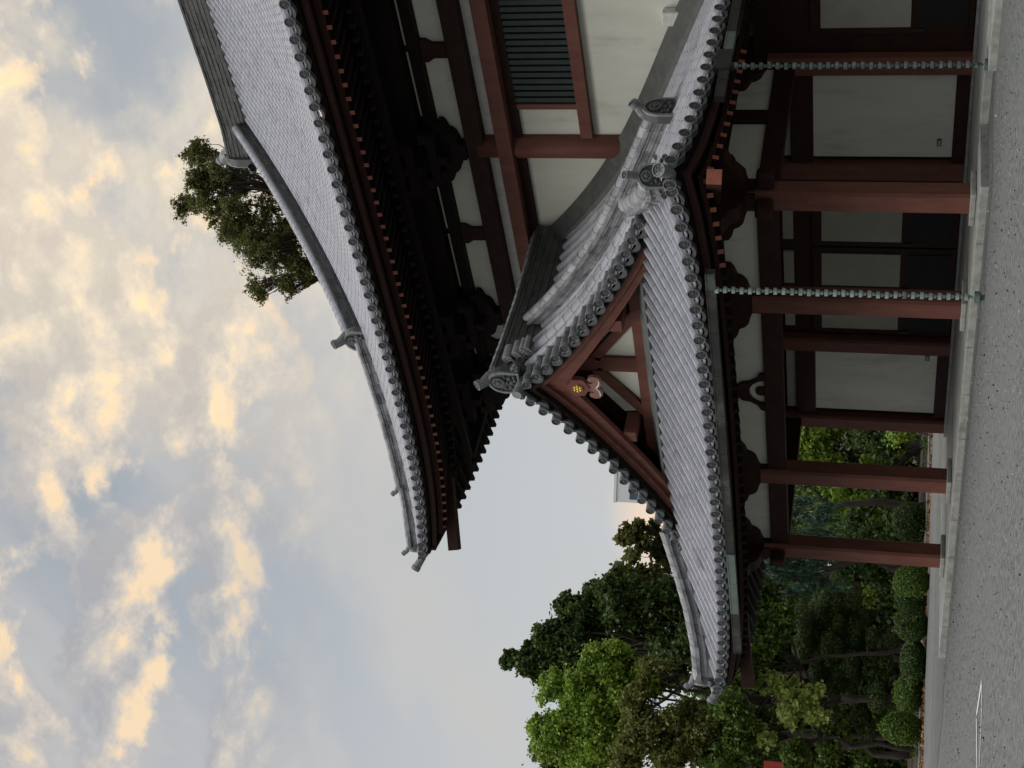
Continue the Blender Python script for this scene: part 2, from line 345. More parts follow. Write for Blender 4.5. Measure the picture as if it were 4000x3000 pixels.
def ridge_end(parent, base, fwd, wd, ht, tilt=.45, horn_len=.6, dep=.2, name='ridge_end_tile', horn=True, hr=.15):
    """arched demon-face end tile with rim, relief, side scrolls and a horn tile ending in a disc"""
    base = V3(*base); f = nrm(V3(fwd[0], fwd[1], 0)); s = nrm(np.cross(f, V3(0, 0, 1))); z = V3(0, 0, 1); mb = MB()
    out = [(-wd * .5, 0), (wd * .5, 0), (wd * .52, ht * .5)] + [(wd * .5 * math.cos(t) * 1.04, ht * .5 + ht * .5 * math.sin(t)) for t in np.linspace(.15, math.pi - .15, 9)] + [(-wd * .52, ht * .5)]
    mb.prism(out, base - f * dep, s, z, f * dep, .45, 0)
    inn = [(x * .84, .06 * ht + y * .86) for x, y in out]
    n = len(out); o3 = [base + s * x + z * y for x, y in out]; i3 = [base + s * x + z * y for x, y in inn]
    vs = o3 + i3 + [p + f * .05 for p in o3] + [p + f * .05 for p in i3]; fs = []
    for i in range(n):
        j = (i + 1) % n; fs += [(2 * n + i, 2 * n + j, 3 * n + j, 3 * n + i), (i, j, 2 * n + j, 2 * n + i), (n + i, 3 * n + i, 3 * n + j, n + j)]
    mb.add(vs, fs, .8, 1)
    mb.lathe(base + z * ht * .66, f, [(wd * .24, 0), (wd * .24, .06), (wd * .18, .065), (wd * .10, .05), (wd * .09, .08), (.001, .09)], 16, .7, 0)
    for k in range(6): mb.lathe(base + z * ht * .66 + (s * math.cos(k * 1.047) + z * math.sin(k * 1.047)) * wd * .15, f, [(wd * .045, .04), (wd * .03, .07), (.001, .075)], 7, 1.0, 0)
    for x, y, q in [(-.2, .30, .10), (.2, .30, .10), (0, .24, .12), (-.12, .14, .09), (.12, .14, .09), (-.28, .16, .08), (.28, .16, .08), (0, .38, .08), (-.27, .44, .06), (.27, .44, .06)]:
        mb.lathe(base + s * x * wd + z * y * ht, f, [(q * wd, 0), (q * wd * .8, .05), (q * wd * .35, .08), (.001, .085)], 9, float(rng.uniform(.2, .9)), 0)
    for sg in (-1, 1):
        for (x, y, q) in [(.60, .10, .17), (.78, .05, .12)]:
            mb.lathe(base + s * sg * x * wd + z * y * ht - f * .14, f, [(q * wd, 0), (q * wd, .12), (q * wd * .6, .16), (.001, .13)], 12, .6, 0)
    o = mb.build(name, [M_disc, M_rim], parent)
    if horn:
        hb = MB(); k_ = horn_len
        pts = [base + z * ht * .78 - f * .62 * k_, base + z * ht * .98 - f * .26 * k_, base + z * (ht * 1.06 + .03 * k_) + f * .03 * k_, base + z * (ht * 1.06 + .13 * k_) + f * .17 * k_, base + z * (ht * 1.06 + .30 * k_) + f * .28 * k_]
        d = nrm(f * .75 + z * .65); hb.tube(pts, [wd * .22, wd * .22, wd * .19, wd * .17, wd * .175], 14, .7, 1); disc(hb, pts[-1] + d * .03, d, wd * .185)
        hb.build('horn_tile', [M_disc, M_rim], o, smooth=False)
    return o
def fascia(mb, P, a0, a1, d, dz0, dz1, th, n=60):
    """board following the eave curve"""
    k = []
    for i in range(n + 1):
        a = a0 + (a1 - a0) * i / n; p = P(a, d); q = P(a, d + th); p[2] = P(a, 0)[2]; q[2] = p[2]
        k += [p + V3(0, 0, dz0), p + V3(0, 0, dz1), q + V3(0, 0, dz1), q + V3(0, 0, dz0)]
    fs = []
    for i in range(n):
        o = 4 * i
        for e in range(4): fs.append((o + e, o + (e + 1) % 4, o + 4 + (e + 1) % 4, o + 4 + e))
    fs += [(0, 1, 2, 3), (4 * n + 3, 4 * n + 2, 4 * n + 1, 4 * n)]
    mb.add(k, fs)
def sheet(mb, P, As, dmax, dz, n=14, d0=.2, flat=None):
    def pt(a, d):
        p = P(a, d)
        if flat is not None: p[2] = P(a, 0)[2] + dz + flat * d
        else: p[2] += dz
        return p
    rows = [[pt(a, d0 + (max(dmax(a), d0 + .05) - d0) * i / n) for i in range(n + 1)] for a in As]
    for r1, r2 in zip(rows[:-1], rows[1:]):
        for i in range(n): mb.add([r1[i], r1[i + 1], r2[i + 1], r2[i]], [(0, 1, 2, 3)])

# ================================================================== THE HALL
hall = thing('temple_hall', 'two-storey temple hall with grey tiled upturned roofs, dark red timber and white plaster walls', 'temple hall', (0, 6, 0))
HL = (0.0, 6.0, 0.0)
def part(mb, name, mt, smooth=False, bevel=0.0, parent=None):
    """child of the hall; its origin sits at the hall's base"""
    o = mb.build(name, mt, None, smooth, bevel, loc=HL if parent is None else None)
    if parent is None: o.parent = hall; o.location = (0, 0, 0)
    else:
        o.parent = parent; o.matrix_parent_inverse = Matrix.Translation(parent_world(parent)).inverted()
    return o
def parent_world(o):
    t = Vector((0, 0, 0))
    while o is not None: t += Vector(o.location); o = o.parent
    return t
hall_reparent = []          # parts made by helpers in place coordinates
def adopt(o, parent=None):
    parent = parent or hall
    o.parent = parent; o.matrix_parent_inverse = Matrix.Translation(parent_world(parent)).inverted()
    return o
def prt_box(name, mt, *b, bevel=.012, parent=None):
    q = MB(); q.box(*b); return part(q, name, mt, bevel=bevel, parent=parent)

# ---- lower (entrance) roof surfaces
XE, YE, YW = 9.33, -2.85, 6.0
_T = np.array([(-1, 5.29), (0, 5.73), (3.2, 7.15), (4.5, 7.72), (5.3, 8.115), (6.07, 8.53), (6.88, 9.02), (7.63, 9.54), (8.33, 10.105), (9.0, 10.72), (9.4, 11.1)])
_pc = np.polyfit(_T[:, 0], _T[:, 1], 5)
zside0 = lambda d: float(np.polyval(_pc, d))
zfront0 = lambda d: 5.73 + .515 * d + .010 * d * d
fl = lambda s, k, d: .45 * math.exp(-max(s, 0) / k) * max(0.0, 1 - d / 4.2) ** 1.5 if d < 4.2 else 0.0
def P_front(x, d): return V3(x, YE + d, zfront0(d) + fl(XE - abs(x), 2.2, max(d, 0)))
def P_right(y, d): return V3(XE - d, y, zside0(d) + fl(y - YE, 1.5, max(d, 0)))
def P_left(y, d): q = P_right(y, d); return V3(-q[0], q[1], q[2])
YG = .40      # where the front skirt meets the gable
def dmax_front(x):
    for d in np.arange(0, 3.36, .02):
        if P_front(x, d)[2] > P_right(YE + d, XE - abs(x))[2] + .0 and XE - abs(x) < d * 1.6 and XE - abs(x) < 4.5: return max(d, 0.0)
    return YG - YE
def dmax_side(y):
    if y > -.25: return XE - .30
    d_f = y - YE
    for d in np.arange(0, 4.5, .02):
        if P_right(y, d)[2] > P_front(XE - d, d_f)[2]: return d
    return 4.0
rows_f = [(-19.5 + i) * .4535 for i in range(40)]
rows_s = [YE + (i + .5) * .4535 for i in range(20)]            # right-hand slope, from the corner to the hall
mb = MB(); roof_field(mb, P_front, [-9.12] + rows_f + [9.12], dmax_front)
roof_field(mb, P_right, [r for r in rows_s if r < -.3], dmax_side)
roof_field(mb, P_right, [r for r in rows_s if r > .4 and r < 6.0] + [5.97], dmax_side)
roof_field(mb, P_left, [r for r in rows_s if r < -.3], dmax_side, seg=.5)
for Pz in (P_right, P_left): roof_field(mb, Pz, rows_s[5:8], lambda y: min(dmax_side(y), 3.05))
roof_field(mb, P_left, [r for r in rows_s if r > .4 and r < 6.0] + [5.97], dmax_side, seg=.9)
for Pz in (P_right, P_left):                                   # sheet under the verge tiles
    n = 30
    for i in range(n):
        d0, d1 = 3.0 + (XE - 3.0) * i / n, 3.0 + (XE - 3.0) * (i + 1) / n
        mb.add([Pz(-.22, d0), Pz(.55, d0), Pz(.55, d1), Pz(-.22, d1)], [(0, 1, 2, 3)], .4)
porch_roof = part(mb, 'porch_roof', M_tile)
for a_ in ((P_front, [-9.02] + rows_f + [9.02], (0, -1, 0)), (P_right, [-2.6] + [r for r in rows_s if r < 6][1:], (1, 0, 0)), (P_left, [r for r in rows_s if r < 6][1:], (-1, 0, 0))):
    mb = MB(); eave_ends(mb, *a_); part(mb, 'eave_tile_row', [M_disc, M_rim], parent=porch_roof)
# verge tiles: short round tiles lying across the gable edge, each with a disc, over a red moulding
mb = MB(); ths = np.linspace(-.2, math.pi + .2, 9)
for sg in (-1, 1):
    for xx in [.33, .655, 1.0, 1.34, 1.70, 2.08, 2.45, 2.84, 3.26, 3.63, 4.03, 4.44, 4.86, 5.28, 5.71, 6.13]:
        d = XE - xx; zc_ = zside0(d) + .10; sl = zside0(d + .01) - zside0(d); N = nrm(V3(sg * sl, 0, .01)); S = nrm(V3(-sg * .01, 0, sl)); c = V3(sg * xx, 0, zc_)
        for y0, y1, r0 in ((-.30, .06, .115), (.06, .50, .102)):
            a_ = [c + V3(0, y0, 0) + S * math.cos(t) * r0 + N * math.sin(t) * r0 for t in ths]; b_ = [c + V3(0, y1, .03) + S * math.cos(t) * r0 * .95 + N * math.sin(t) * r0 * .95 for t in ths]
            mb.add(a_ + b_, [(k, k + 1, 10 + k, 9 + k) for k in range(8)], float(rng.uniform(.1, .6)), 0)
        disc(mb, c + V3(0, -.26, 0), V3(0, -1, 0), .128, 2, 1)
        # drooping pan tile between
        c2 = V3(sg * (xx + .19), -.22, zside0(XE - xx - .19) - .02)
        pts = [c2 + S * u * .2 - N * (.16 - .55 * (u * u) * .25) for u in np.linspace(-1, 1, 7)]
        mb.add([p for p in pts] + [p + N * .12 for p in pts] + [p + V3(0, .6, 0) for p in pts], [(k, k + 1, 8 + k, 7 + k) for k in range(6)] + [(k, 14 + k, 15 + k, k + 1) for k in range(6)], .5, 1)
    c = None
mb.tube([(0, -.34, 11.10), (0, .25, 11.06)], .125, 14, .5, 0); disc(mb, V3(0, -.30, 11.10), V3(0, -1, 0), .135, 2, 1)
part(mb, 'verge_tiles', [M_ridge, M_disc, M_rim], parent=porch_roof)
# running rows beside the verge on the roof face
for sg in (-1, 1):
    mb = MB()
    for yy, r_, hh, sgm in ((.52, .125, .14, .5), (.98, .19, .10, .42), (1.42, .115, .12, .42)):
        pts = resample([(sg * (XE - d), yy, zside0(d) + hh) for d in np.linspace(3.3 if yy < .7 else 3.0, XE - .25, 30)], sgm)
        for p, q in zip(pts[:-1], pts[1:]):
            t = nrm(q - p); S = V3(0, 1, 0); N = np.cross(t, S); N = N if N[2] > 0 else -N
            A1 = [p + S * math.cos(u) * r_ + N * math.sin(u) * r_ for u in np.linspace(-.5, math.pi + .5, 10)]; A2 = [q + S * math.cos(u) * r_ * .94 + N * math.sin(u) * r_ * .94 for u in np.linspace(-.5, math.pi + .5, 10)]
            mb.add(A1 + A2, [(k, k + 1, 11 + k, 10 + k) for k in range(9)] + [tuple(range(10))], float(np.clip(rng.normal(.75, .18), 0, 1)), 0)
    part(mb, 'verge_running_tile', M_tile, parent=porch_roof)
# ridges of the lower roof
mb = ridge_mesh([(0, .30, 11.0), (0, 1.5, 10.93), (0, 3, 10.88), (0, 4.6, 10.88), (0, 6.0, 10.90)], .62, .86, 9, .19, .3)
for xx, yy, zz, r_ in ((.40, .55, 11.50, .13), (.52, .62, 11.27, .10), (.60, .66, 11.10, .08), (.66, .70, 10.98, .07)):
    for sg in (-1, 1):
        mb.tube([(sg * xx, yy, zz), (sg * xx, yy + .45, zz)], r_, 12, .6, 1)
        for k in range(3): mb.lathe((sg * (xx - .03 * k), yy - .012 - .03 * k, zz - .05 - k * .05), (0, -1, 0), [(r_, 0), (r_, .02), (r_ * .85, .02)], 12, .8, 1)
part(mb, 'ridge', [M_dark, M_ridge], parent=porch_roof)
for sg in (1, -1):
    pth = [(sg * (XE - d), 2.15, zside0(d) + .04) for d in np.linspace(2.3, XE - .42, 30)]
    part(ridge_mesh(pth, .50, .56, 7, .17, .32, mcap=0), 'descending_ridge', [M_ridge, M_tile], parent=porch_roof)
    adopt(ridge_end(None, (sg * 7.20, 2.15, zside0(2.15) - .02), (sg, 0, 0), .66, .90, .9, .45), porch_roof)
    hp = [(sg * x, y, z) for x, y, z in [(5.95, .20, 7.38), (6.25, -.10, 7.22), (6.8, -.62, 6.94), (7.5, -1.3, 6.62), (8.3, -2.02, 6.37), (8.95, -2.58, 6.28)]]
    part(ridge_mesh(hp, .44, .38, 4, .19, .34, mcap=0), 'corner_ridge', [M_ridge, M_tile], parent=porch_roof)
    adopt(ridge_end(None, (sg * 9.02, -2.64, 6.25), (sg, -1, 0), .50, .56, .75, .55), porch_roof)
    q = MB(); q.tube([(sg * 8.9, -2.5, 6.10), (sg * 9.2, -2.76, 6.14), (sg * 9.44, -2.97, 6.30)], [.10, .115, .13], 12, .6, 1); disc(q, V3(sg * 9.44, -2.97, 6.30), V3(sg, -1, .55), .145)
    part(q, 'corner_tile', [M_disc, M_rim], parent=porch_roof)
adopt(ridge_end(None, (0, .12, 11.10), (0, -1, 0), .74, .88, .5, .55), porch_roof)
# lead flashing where the lower roof meets the hall wall and at the foot of the gable
mb = MB(); n = 24
for i in range(n):
    d0, d1 = .2 + (XE - .35) * i / n, .2 + (XE - .35) * (i + 1) / n; k = []
    for d in (d0, d1):
        x = XE - d; z = zside0(d); k += [V3(x, 5.45, z + .12), V3(x, 5.5, z + .26), V3(x, 5.96, z + .68), V3(x, 5.96, z + .1)]
    mb.add(k, [(0, 1, 5, 4), (1, 2, 6, 5), (0, 4, 7, 3), (0, 3, 2, 1), (4, 5, 6, 7)], float(rng.uniform(.3, .6)))
part(mb, 'wall_flashing', M_dark, parent=porch_roof)
mb = MB(); mb.prism([(.34, 7.50), (.34, 7.66), (.90, 7.92), (1.0, 7.92), (1.0, 7.5)], (-4.2, 0, 0), (0, 1, 0), (0, 0, 1), (8.4, 0, 0)); mb.bar((-4.2, .33, 7.655), (4.2, .33, 7.655), .05, .07)
part(mb, 'gable_flashing', M_flash, parent=porch_roof)
# soffits, eave boards, rafters
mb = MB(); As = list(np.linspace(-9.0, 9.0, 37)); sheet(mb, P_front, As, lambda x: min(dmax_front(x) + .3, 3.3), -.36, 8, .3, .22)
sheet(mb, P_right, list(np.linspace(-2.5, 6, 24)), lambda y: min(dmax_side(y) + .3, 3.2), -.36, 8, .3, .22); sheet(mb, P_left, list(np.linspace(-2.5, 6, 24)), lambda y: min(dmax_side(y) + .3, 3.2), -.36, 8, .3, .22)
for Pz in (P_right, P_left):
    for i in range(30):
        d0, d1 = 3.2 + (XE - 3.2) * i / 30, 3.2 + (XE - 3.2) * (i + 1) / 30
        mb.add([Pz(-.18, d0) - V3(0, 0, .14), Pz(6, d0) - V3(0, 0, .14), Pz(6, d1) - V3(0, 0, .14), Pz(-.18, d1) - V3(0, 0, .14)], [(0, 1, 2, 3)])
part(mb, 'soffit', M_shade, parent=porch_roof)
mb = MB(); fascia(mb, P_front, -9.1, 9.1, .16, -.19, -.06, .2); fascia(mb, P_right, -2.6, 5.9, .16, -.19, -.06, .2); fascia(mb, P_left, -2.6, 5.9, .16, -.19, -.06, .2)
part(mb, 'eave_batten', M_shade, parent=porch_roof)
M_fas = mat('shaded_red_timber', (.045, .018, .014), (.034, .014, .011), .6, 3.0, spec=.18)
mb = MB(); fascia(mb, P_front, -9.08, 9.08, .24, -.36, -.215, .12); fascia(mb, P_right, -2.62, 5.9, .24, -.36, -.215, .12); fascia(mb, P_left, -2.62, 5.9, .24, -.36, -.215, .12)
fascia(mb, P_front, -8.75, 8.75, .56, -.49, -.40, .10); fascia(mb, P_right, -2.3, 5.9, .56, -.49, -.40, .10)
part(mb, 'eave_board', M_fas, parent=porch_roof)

def rafter_pts(P, a, d, dz, run, rise):
    p = P(a, d); p[2] = P(a, 0)[2] + dz; q = P(a, d); i = P(a, d + .2) - q; i[2] = 0; i = nrm(i)
    return p, p + i * run + V3(0, 0, rise)
stuff = MB(); singles = []
for i in range(-23, 24):
    a = i * .375; p, q = rafter_pts(P_front, a, .58, -.56, 2.4, .55); (singles if i > 17 else [None, stuff][1:]) ; 
    if i > 16: singles.append((p, q))
    else: stuff.bar(p, q, .12, .13)
for i in range(20):
    a = -2.05 + i * .375
    p, q = rafter_pts(P_right, a, .58, -.56, 2.4, .55)
    if i < 12: singles.append((p, q))
    else: stuff.bar(p, q, .12, .13)
    p, q = rafter_pts(P_left, a, .58, -.56, 2.4, .55); stuff.bar(p, q, .12, .13)
# ---- main roof surfaces
MX, MY, RY, GX = -10.35, 1.9, 18.5, -5.35
XR = 16.0
zm = lambda d: 15.45 + .535 * d + .0082 * d * d
flm = lambda s, d: (.80 * max(0.0, 1 - s / 10.35) ** 2.7 * max(0.0, 1 - max(d, 0) / 9) ** 2) if d < 9 else 0.0
def PM(x, d): return V3(x, MY + d, zm(d) + flm(x - MX, d))
def PL(y, d): return V3(MX + d, y, zm(d) + flm(y - MY, d))
def dmx(x): return min(x - MX, RY - MY - .45) if x < GX else RY - MY - .45
rows_m = [MX + .12 + .4715 * (i + .5) for i in range(int((XR - MX) / .4715))]
mb = MB(); roof_field(mb, PM, [MX + .1] + rows_m, dmx, .132, .40)
rows_l = [MY + .12 + .4715 * (i + .5) for i in range(60)]
sheet(mb, PL, [MY] + rows_l, lambda y: min(y - MY + .05, 5.2), 0, 8, 0)
# gable end and back slope, closed
for i in range(16):
    d0, d1 = 5 + (RY - MY - 5) * i / 16, 5 + (RY - MY - 5) * (i + 1) / 16
    for s0, s1 in ((d0, d1),):
        mb.add([PM(GX - .9, s0), PM(GX, s0), PM(GX, s1), PM(GX - .9, s1)], [(0, 1, 2, 3)], .6)
        mb.add([V3(GX + .2, MY + s0, 18), PM(GX + .2, s0), PM(GX + .2, s1), V3(GX + .2, MY + s1, 18)], [(0, 1, 2, 3)], .3)
        b0, b1 = PM(0, s0), PM(0, s1); f_ = lambda p, x: V3(x, 2 * RY - p[1], p[2])
        mb.add([f_(b0, GX - .9), f_(b0, XR), f_(b1, XR), f_(b1, GX - .9)], [(0, 1, 2, 3)], .5)
for i in range(8):
    d0, d1 = 5 * i / 8, 5 * (i + 1) / 8; b0, b1 = PM(0, d0), PM(0, d1)
    mb.add([V3(MX + d0, 2 * RY - b0[1], b0[2]), V3(XR, 2 * RY - b0[1], b0[2]), V3(XR, 2 * RY - b1[1], b1[2]), V3(MX + d1, 2 * RY - b1[1], b1[2])], [(0, 1, 2, 3)], .5)
main_roof = part(mb, 'main_roof', M_tile)
for a_ in ((PM, [MX + .12] + rows_m, (0, -1, 0)), (PL, rows_l[:40], (-1, 0, 0))):
    mb = MB(); eave_ends(mb, *a_); part(mb, 'eave_tile_row', [M_disc, M_rim], parent=main_roof)
rz = zm(RY - MY) - .25
mb = ridge_mesh([(-6.9, RY, rz + .22), (-5.4, RY, rz + .05), (-3, RY, rz), (XR, RY, rz)], .9, 1.15, 13, .24, .36)
part(mb, 'ridge', [M_dark, M_dark], parent=main_roof)
adopt(ridge_end(None, (-7.05, RY, rz + .1), (-1, 0, 0), 1.15, 1.55, .5, .6, dep=.35), main_roof)
pth = [PM(GX, d) + V3(0, 0, .02) for d in np.linspace(5.0, RY - MY - .3, 40)]
part(ridge_mesh(pth, .52, .62, 7, .23, .36, mcap=1), 'descending_ridge', [M_dark, M_tile], parent=main_roof)
adopt(ridge_end(None, PM(GX, 4.85) + V3(0, 0, -.02), (0, -1, 0), .86, .92, .55, .75), main_roof)
def hipP(t, dz=0.0): p = PM(MX + t, t); return p + V3(0, 0, dz)
part(ridge_mesh([hipP(t) for t in np.linspace(5.1, 1.62, 16)], .42, .42, 5, .16, .36, mcap=0), 'corner_ridge', [M_ridge, M_tile], parent=main_roof)
adopt(ridge_end(None, hipP(1.55), (-1, -1, 0), .44, .50, 1.3, .5, hr=.24), main_roof)
part(ridge_mesh([hipP(t) for t in np.linspace(1.62, .25, 8)], .38, .36, 4, .15, .36, mcap=0), 'lower_corner_ridge', [M_ridge, M_tile], parent=main_roof)
adopt(ridge_end(None, hipP(.2, -.05), (-1, -1, 0), .42, .48, 1.3, .5, hr=.24), main_roof)
q = MB(); q.tube([(MX + .3, MY + .3, 16.22), (MX, MY, 16.28), (MX - .24, MY - .24, 16.48)], [.10, .12, .14], 12, .6, 1); disc(q, V3(MX - .24, MY - .24, 16.48), V3(-1, -1, .8), .15)
part(q, 'corner_tile', [M_disc, M_rim], parent=main_roof)
# soffit
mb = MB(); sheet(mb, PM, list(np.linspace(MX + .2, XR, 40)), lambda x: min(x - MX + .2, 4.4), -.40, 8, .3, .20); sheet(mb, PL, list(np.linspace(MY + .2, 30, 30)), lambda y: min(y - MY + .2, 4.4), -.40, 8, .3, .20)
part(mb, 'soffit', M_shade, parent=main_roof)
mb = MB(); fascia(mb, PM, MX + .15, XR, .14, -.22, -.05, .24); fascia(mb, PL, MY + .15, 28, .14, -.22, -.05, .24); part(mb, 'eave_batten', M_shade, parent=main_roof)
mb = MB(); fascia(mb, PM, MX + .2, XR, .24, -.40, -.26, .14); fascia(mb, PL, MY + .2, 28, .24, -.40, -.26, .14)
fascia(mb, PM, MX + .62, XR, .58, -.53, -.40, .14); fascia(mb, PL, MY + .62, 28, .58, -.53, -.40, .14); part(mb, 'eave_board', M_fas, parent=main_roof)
for i in range(60):
    a = -9.45 + i * .405
    p, q = rafter_pts(PM, a, .68, -.585, min(2.6, max(.5, a - MX - .3)), .42)
    if a < 10.6: singles.append((p, q))
    elif a < XR: stuff.bar(p, q, .12, .13)
for i in range(58):
    a = 2.82 + i * .405
    p, q = rafter_pts(PL, a, .62, -.62, min(2.6, max(.5, a - MY - .3)), .42)
    if i < 30: singles.append((p, q, .22))
    else: stuff.bar(p, q, .12, .13)
for i in range(62):       # inner tier of rafters, deeper under the eave
    a = -8.2 + i * .405
    p, q = rafter_pts(PM, a, 1.9, -.62, 2.4, .6)
    if a < XR: stuff.bar(p, q, .13, .15)
    a = 3.9 + i * .405; p, q = rafter_pts(PL, a, 1.9, -.62, 2.4, .6); stuff.bar(p, q, .13, .15)
singles = singles[:100]
for p, q, *h_ in singles:
    h_ = h_[0] if h_ else .13; t = nrm(q - p); mb = MB(); mb.bar(p, q, .12, h_); mb.bar(p - t * .004, p + t * .001, .118, h_ - .002, m=1)
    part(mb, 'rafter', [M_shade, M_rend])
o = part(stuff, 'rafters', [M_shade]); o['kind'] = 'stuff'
mb = MB(); mb.box(-8.6, XR, 4.28, 4.5, 14.75, 14.95); mb.box(-8.35, -8.1, 4.3, 28, 14.75, 14.95); part(mb, 'eave_purlin', M_shade)
# corner beams with painted ends
for nm, a_, b_, sz in (('corner_beam', (-10.02, 2.12, 15.15), (-6.4, 5.9, 15.9), .34), ('corner_beam', (9.02, -2.64, 5.28), (6.3, -.1, 5.75), .31), ('corner_beam', (-9.02, -2.64, 5.28), (-6.3, -.1, 5.75), .31)):
    mb = MB(); mb.bar(a_, b_, sz, sz); t = nrm(V3(*b_) - V3(*a_)); mb.bar(V3(*a_) - t * .006, V3(*a_) + t * .002, sz * .97, sz * .97, m=1); part(mb, nm, [M_brown, M_rend if sz < .33 else M_red], bevel=.008)

# ---- walls of the upper storey
mb = MB(); mb.box(-6.05, 40, 6.16, 6.3, 5.2, 16.2); mb.box(-6.05, -5.9, 6.3, 31, 5, 16.2); mb.box(-6.05, 40, 30.9, 31, 0, 16.2); mb.box(39.9, 40, 6.3, 30.9, 0, 16.2)
part(mb, 'upper_wall', M_plaster)
POST = [-3.15, 3.12, 9.35, 15.6]
for x in POST + [-6.0]:
    mb = MB(); mb.tube([(x, 6.10, 6.9), (x, 6.10, 13.0)], .36, 20); part(mb, 'wall_post', M_red, smooth=True)
def beam(name, x0, x1, z0, z1, y0=5.9, y1=6.16, m_=M_red): return prt_box(name, m_, x0, x1, y0, y1, z0, z1)
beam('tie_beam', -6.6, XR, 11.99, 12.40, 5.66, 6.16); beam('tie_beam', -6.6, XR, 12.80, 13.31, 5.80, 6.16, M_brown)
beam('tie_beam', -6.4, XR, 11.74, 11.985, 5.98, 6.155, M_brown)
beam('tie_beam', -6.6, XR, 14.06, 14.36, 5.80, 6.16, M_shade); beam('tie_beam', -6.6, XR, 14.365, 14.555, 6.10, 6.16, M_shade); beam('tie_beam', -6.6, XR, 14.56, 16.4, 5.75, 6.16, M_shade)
for x0, x1 in zip([-6.0] + POST[:-1], POST):
    prt_box('plaster_band', M_mottle, x0 + .33, x1 - .33, 6.08, 6.155, 12.405, 12.795)
    prt_box('frieze_panel', M_plaster, x0 + .1, x1 - .1, 6.09, 6.155, 13.315, 14.055)
    prt_box('upper_frieze_panel', M_plaster, x0 + .95, (x0 + x1) / 2 - .1, 6.09, 6.155, 14.42, 14.53); prt_box('upper_frieze_panel', M_plaster, (x0 + x1) / 2 + .1, x1 - .95, 6.09, 6.155, 14.42, 14.53)
    c = (x0 + x1) / 2
    mb = MB(); mb.prism([(-.22, 13.31), (.22, 13.31), (.22, 13.72), (.34, 13.9), (.34, 14.06), (-.34, 14.06), (-.34, 13.9), (-.22, 13.72)], (c, 6.10, 0), (1, 0, 0), (0, 0, 1), (0, -.14, 0)); part(mb, 'strut', M_brown)
def bracket(x, y, z0, sc, dep, name='bracket', ax=(1, 0, 0), out=(0, -1, 0)):
    prof = [(.30, 0), (.30, .20), (.42, .24), (.66, .30), (.78, .40), (.84, .52), (1.05, .58), (1.18, .66), (1.2, .80)]
    pts = [(a * sc, b * sc) for a, b in prof]; pts = pts + [(-a, b) for a, b in reversed(pts)]
    mb = MB(); mb.prism(pts, (x, y, z0), ax, (0, 0, 1), V3(*out) * dep)
    for k in (-1, 0, 1): c = V3(x, y, z0 + .80 * sc) + V3(*ax) * k * .95 * sc + V3(*out) * dep * .5; mb.bar(c, c + V3(0, 0, .22 * sc), .30 * sc, .30 * sc, (0, 1, 0), w2=.42 * sc, h2=.42 * sc)
    return mb
for x in POST + [-6.0]:
    mb = bracket(x, 6.05, 13.31, .82, .34)
    for k, (yy, zz) in enumerate(((5.3, 13.75), (4.85, 14.25))):
        mb.box(x - .14, x + .14, yy, 6.05, zz, zz + .26); mb.bar((x - .85, yy + .1, zz + .40), (x + .85, yy + .1, zz + .40), .22, .24)
        for u in (-.75, 0, .75): mb.bar((x + u, yy + .1, zz + .5), (x + u, yy + .1, zz + .68), .24, .24, (0, 1, 0), w2=.32, h2=.32)
    part(mb, 'bracket', M_shade)
# barred window on the right
win = prt_box('window', M_void, 4.55, 9.0, 6.06, 6.155, 10.11, 11.735)
mb = MB(); mb.box(4.38, 4.55, 5.96, 6.16, 10.11, 11.735); part(mb, 'window_frame', M_red, bevel=.01, parent=win)
mb = MB(); mb.box(3.46, 9.0, 5.92, 6.157, 9.775, 10.108); part(mb, 'window_sill', M_red, bevel=.01, parent=win)
for i in range(22):
    mb = MB(); x = 4.66 + i * .197; mb.bar((x, 6.00, 10.112), (x, 6.00, 11.733), .10, .10, (1, 1, 0)); part(mb, 'window_bar', M_green, parent=win)
for n_, b in (('wall_panel', (3.46, 4.375, 6.10, 6.157, 10.11, 11.735)), ('wall_panel', (3.46, 9.0, 6.10, 6.157, 7.0, 9.77)), ('wall_panel', (-2.8, 2.8, 6.10, 6.157, 7.0, 11.735))):
    prt_box(n_, M_plaster, *b, bevel=0)
q = MB(); q.box(6.95, 7.35, 5.85, 6.09, 7.18, 7.62); part(q, 'wall_box', M_white, bevel=.02)

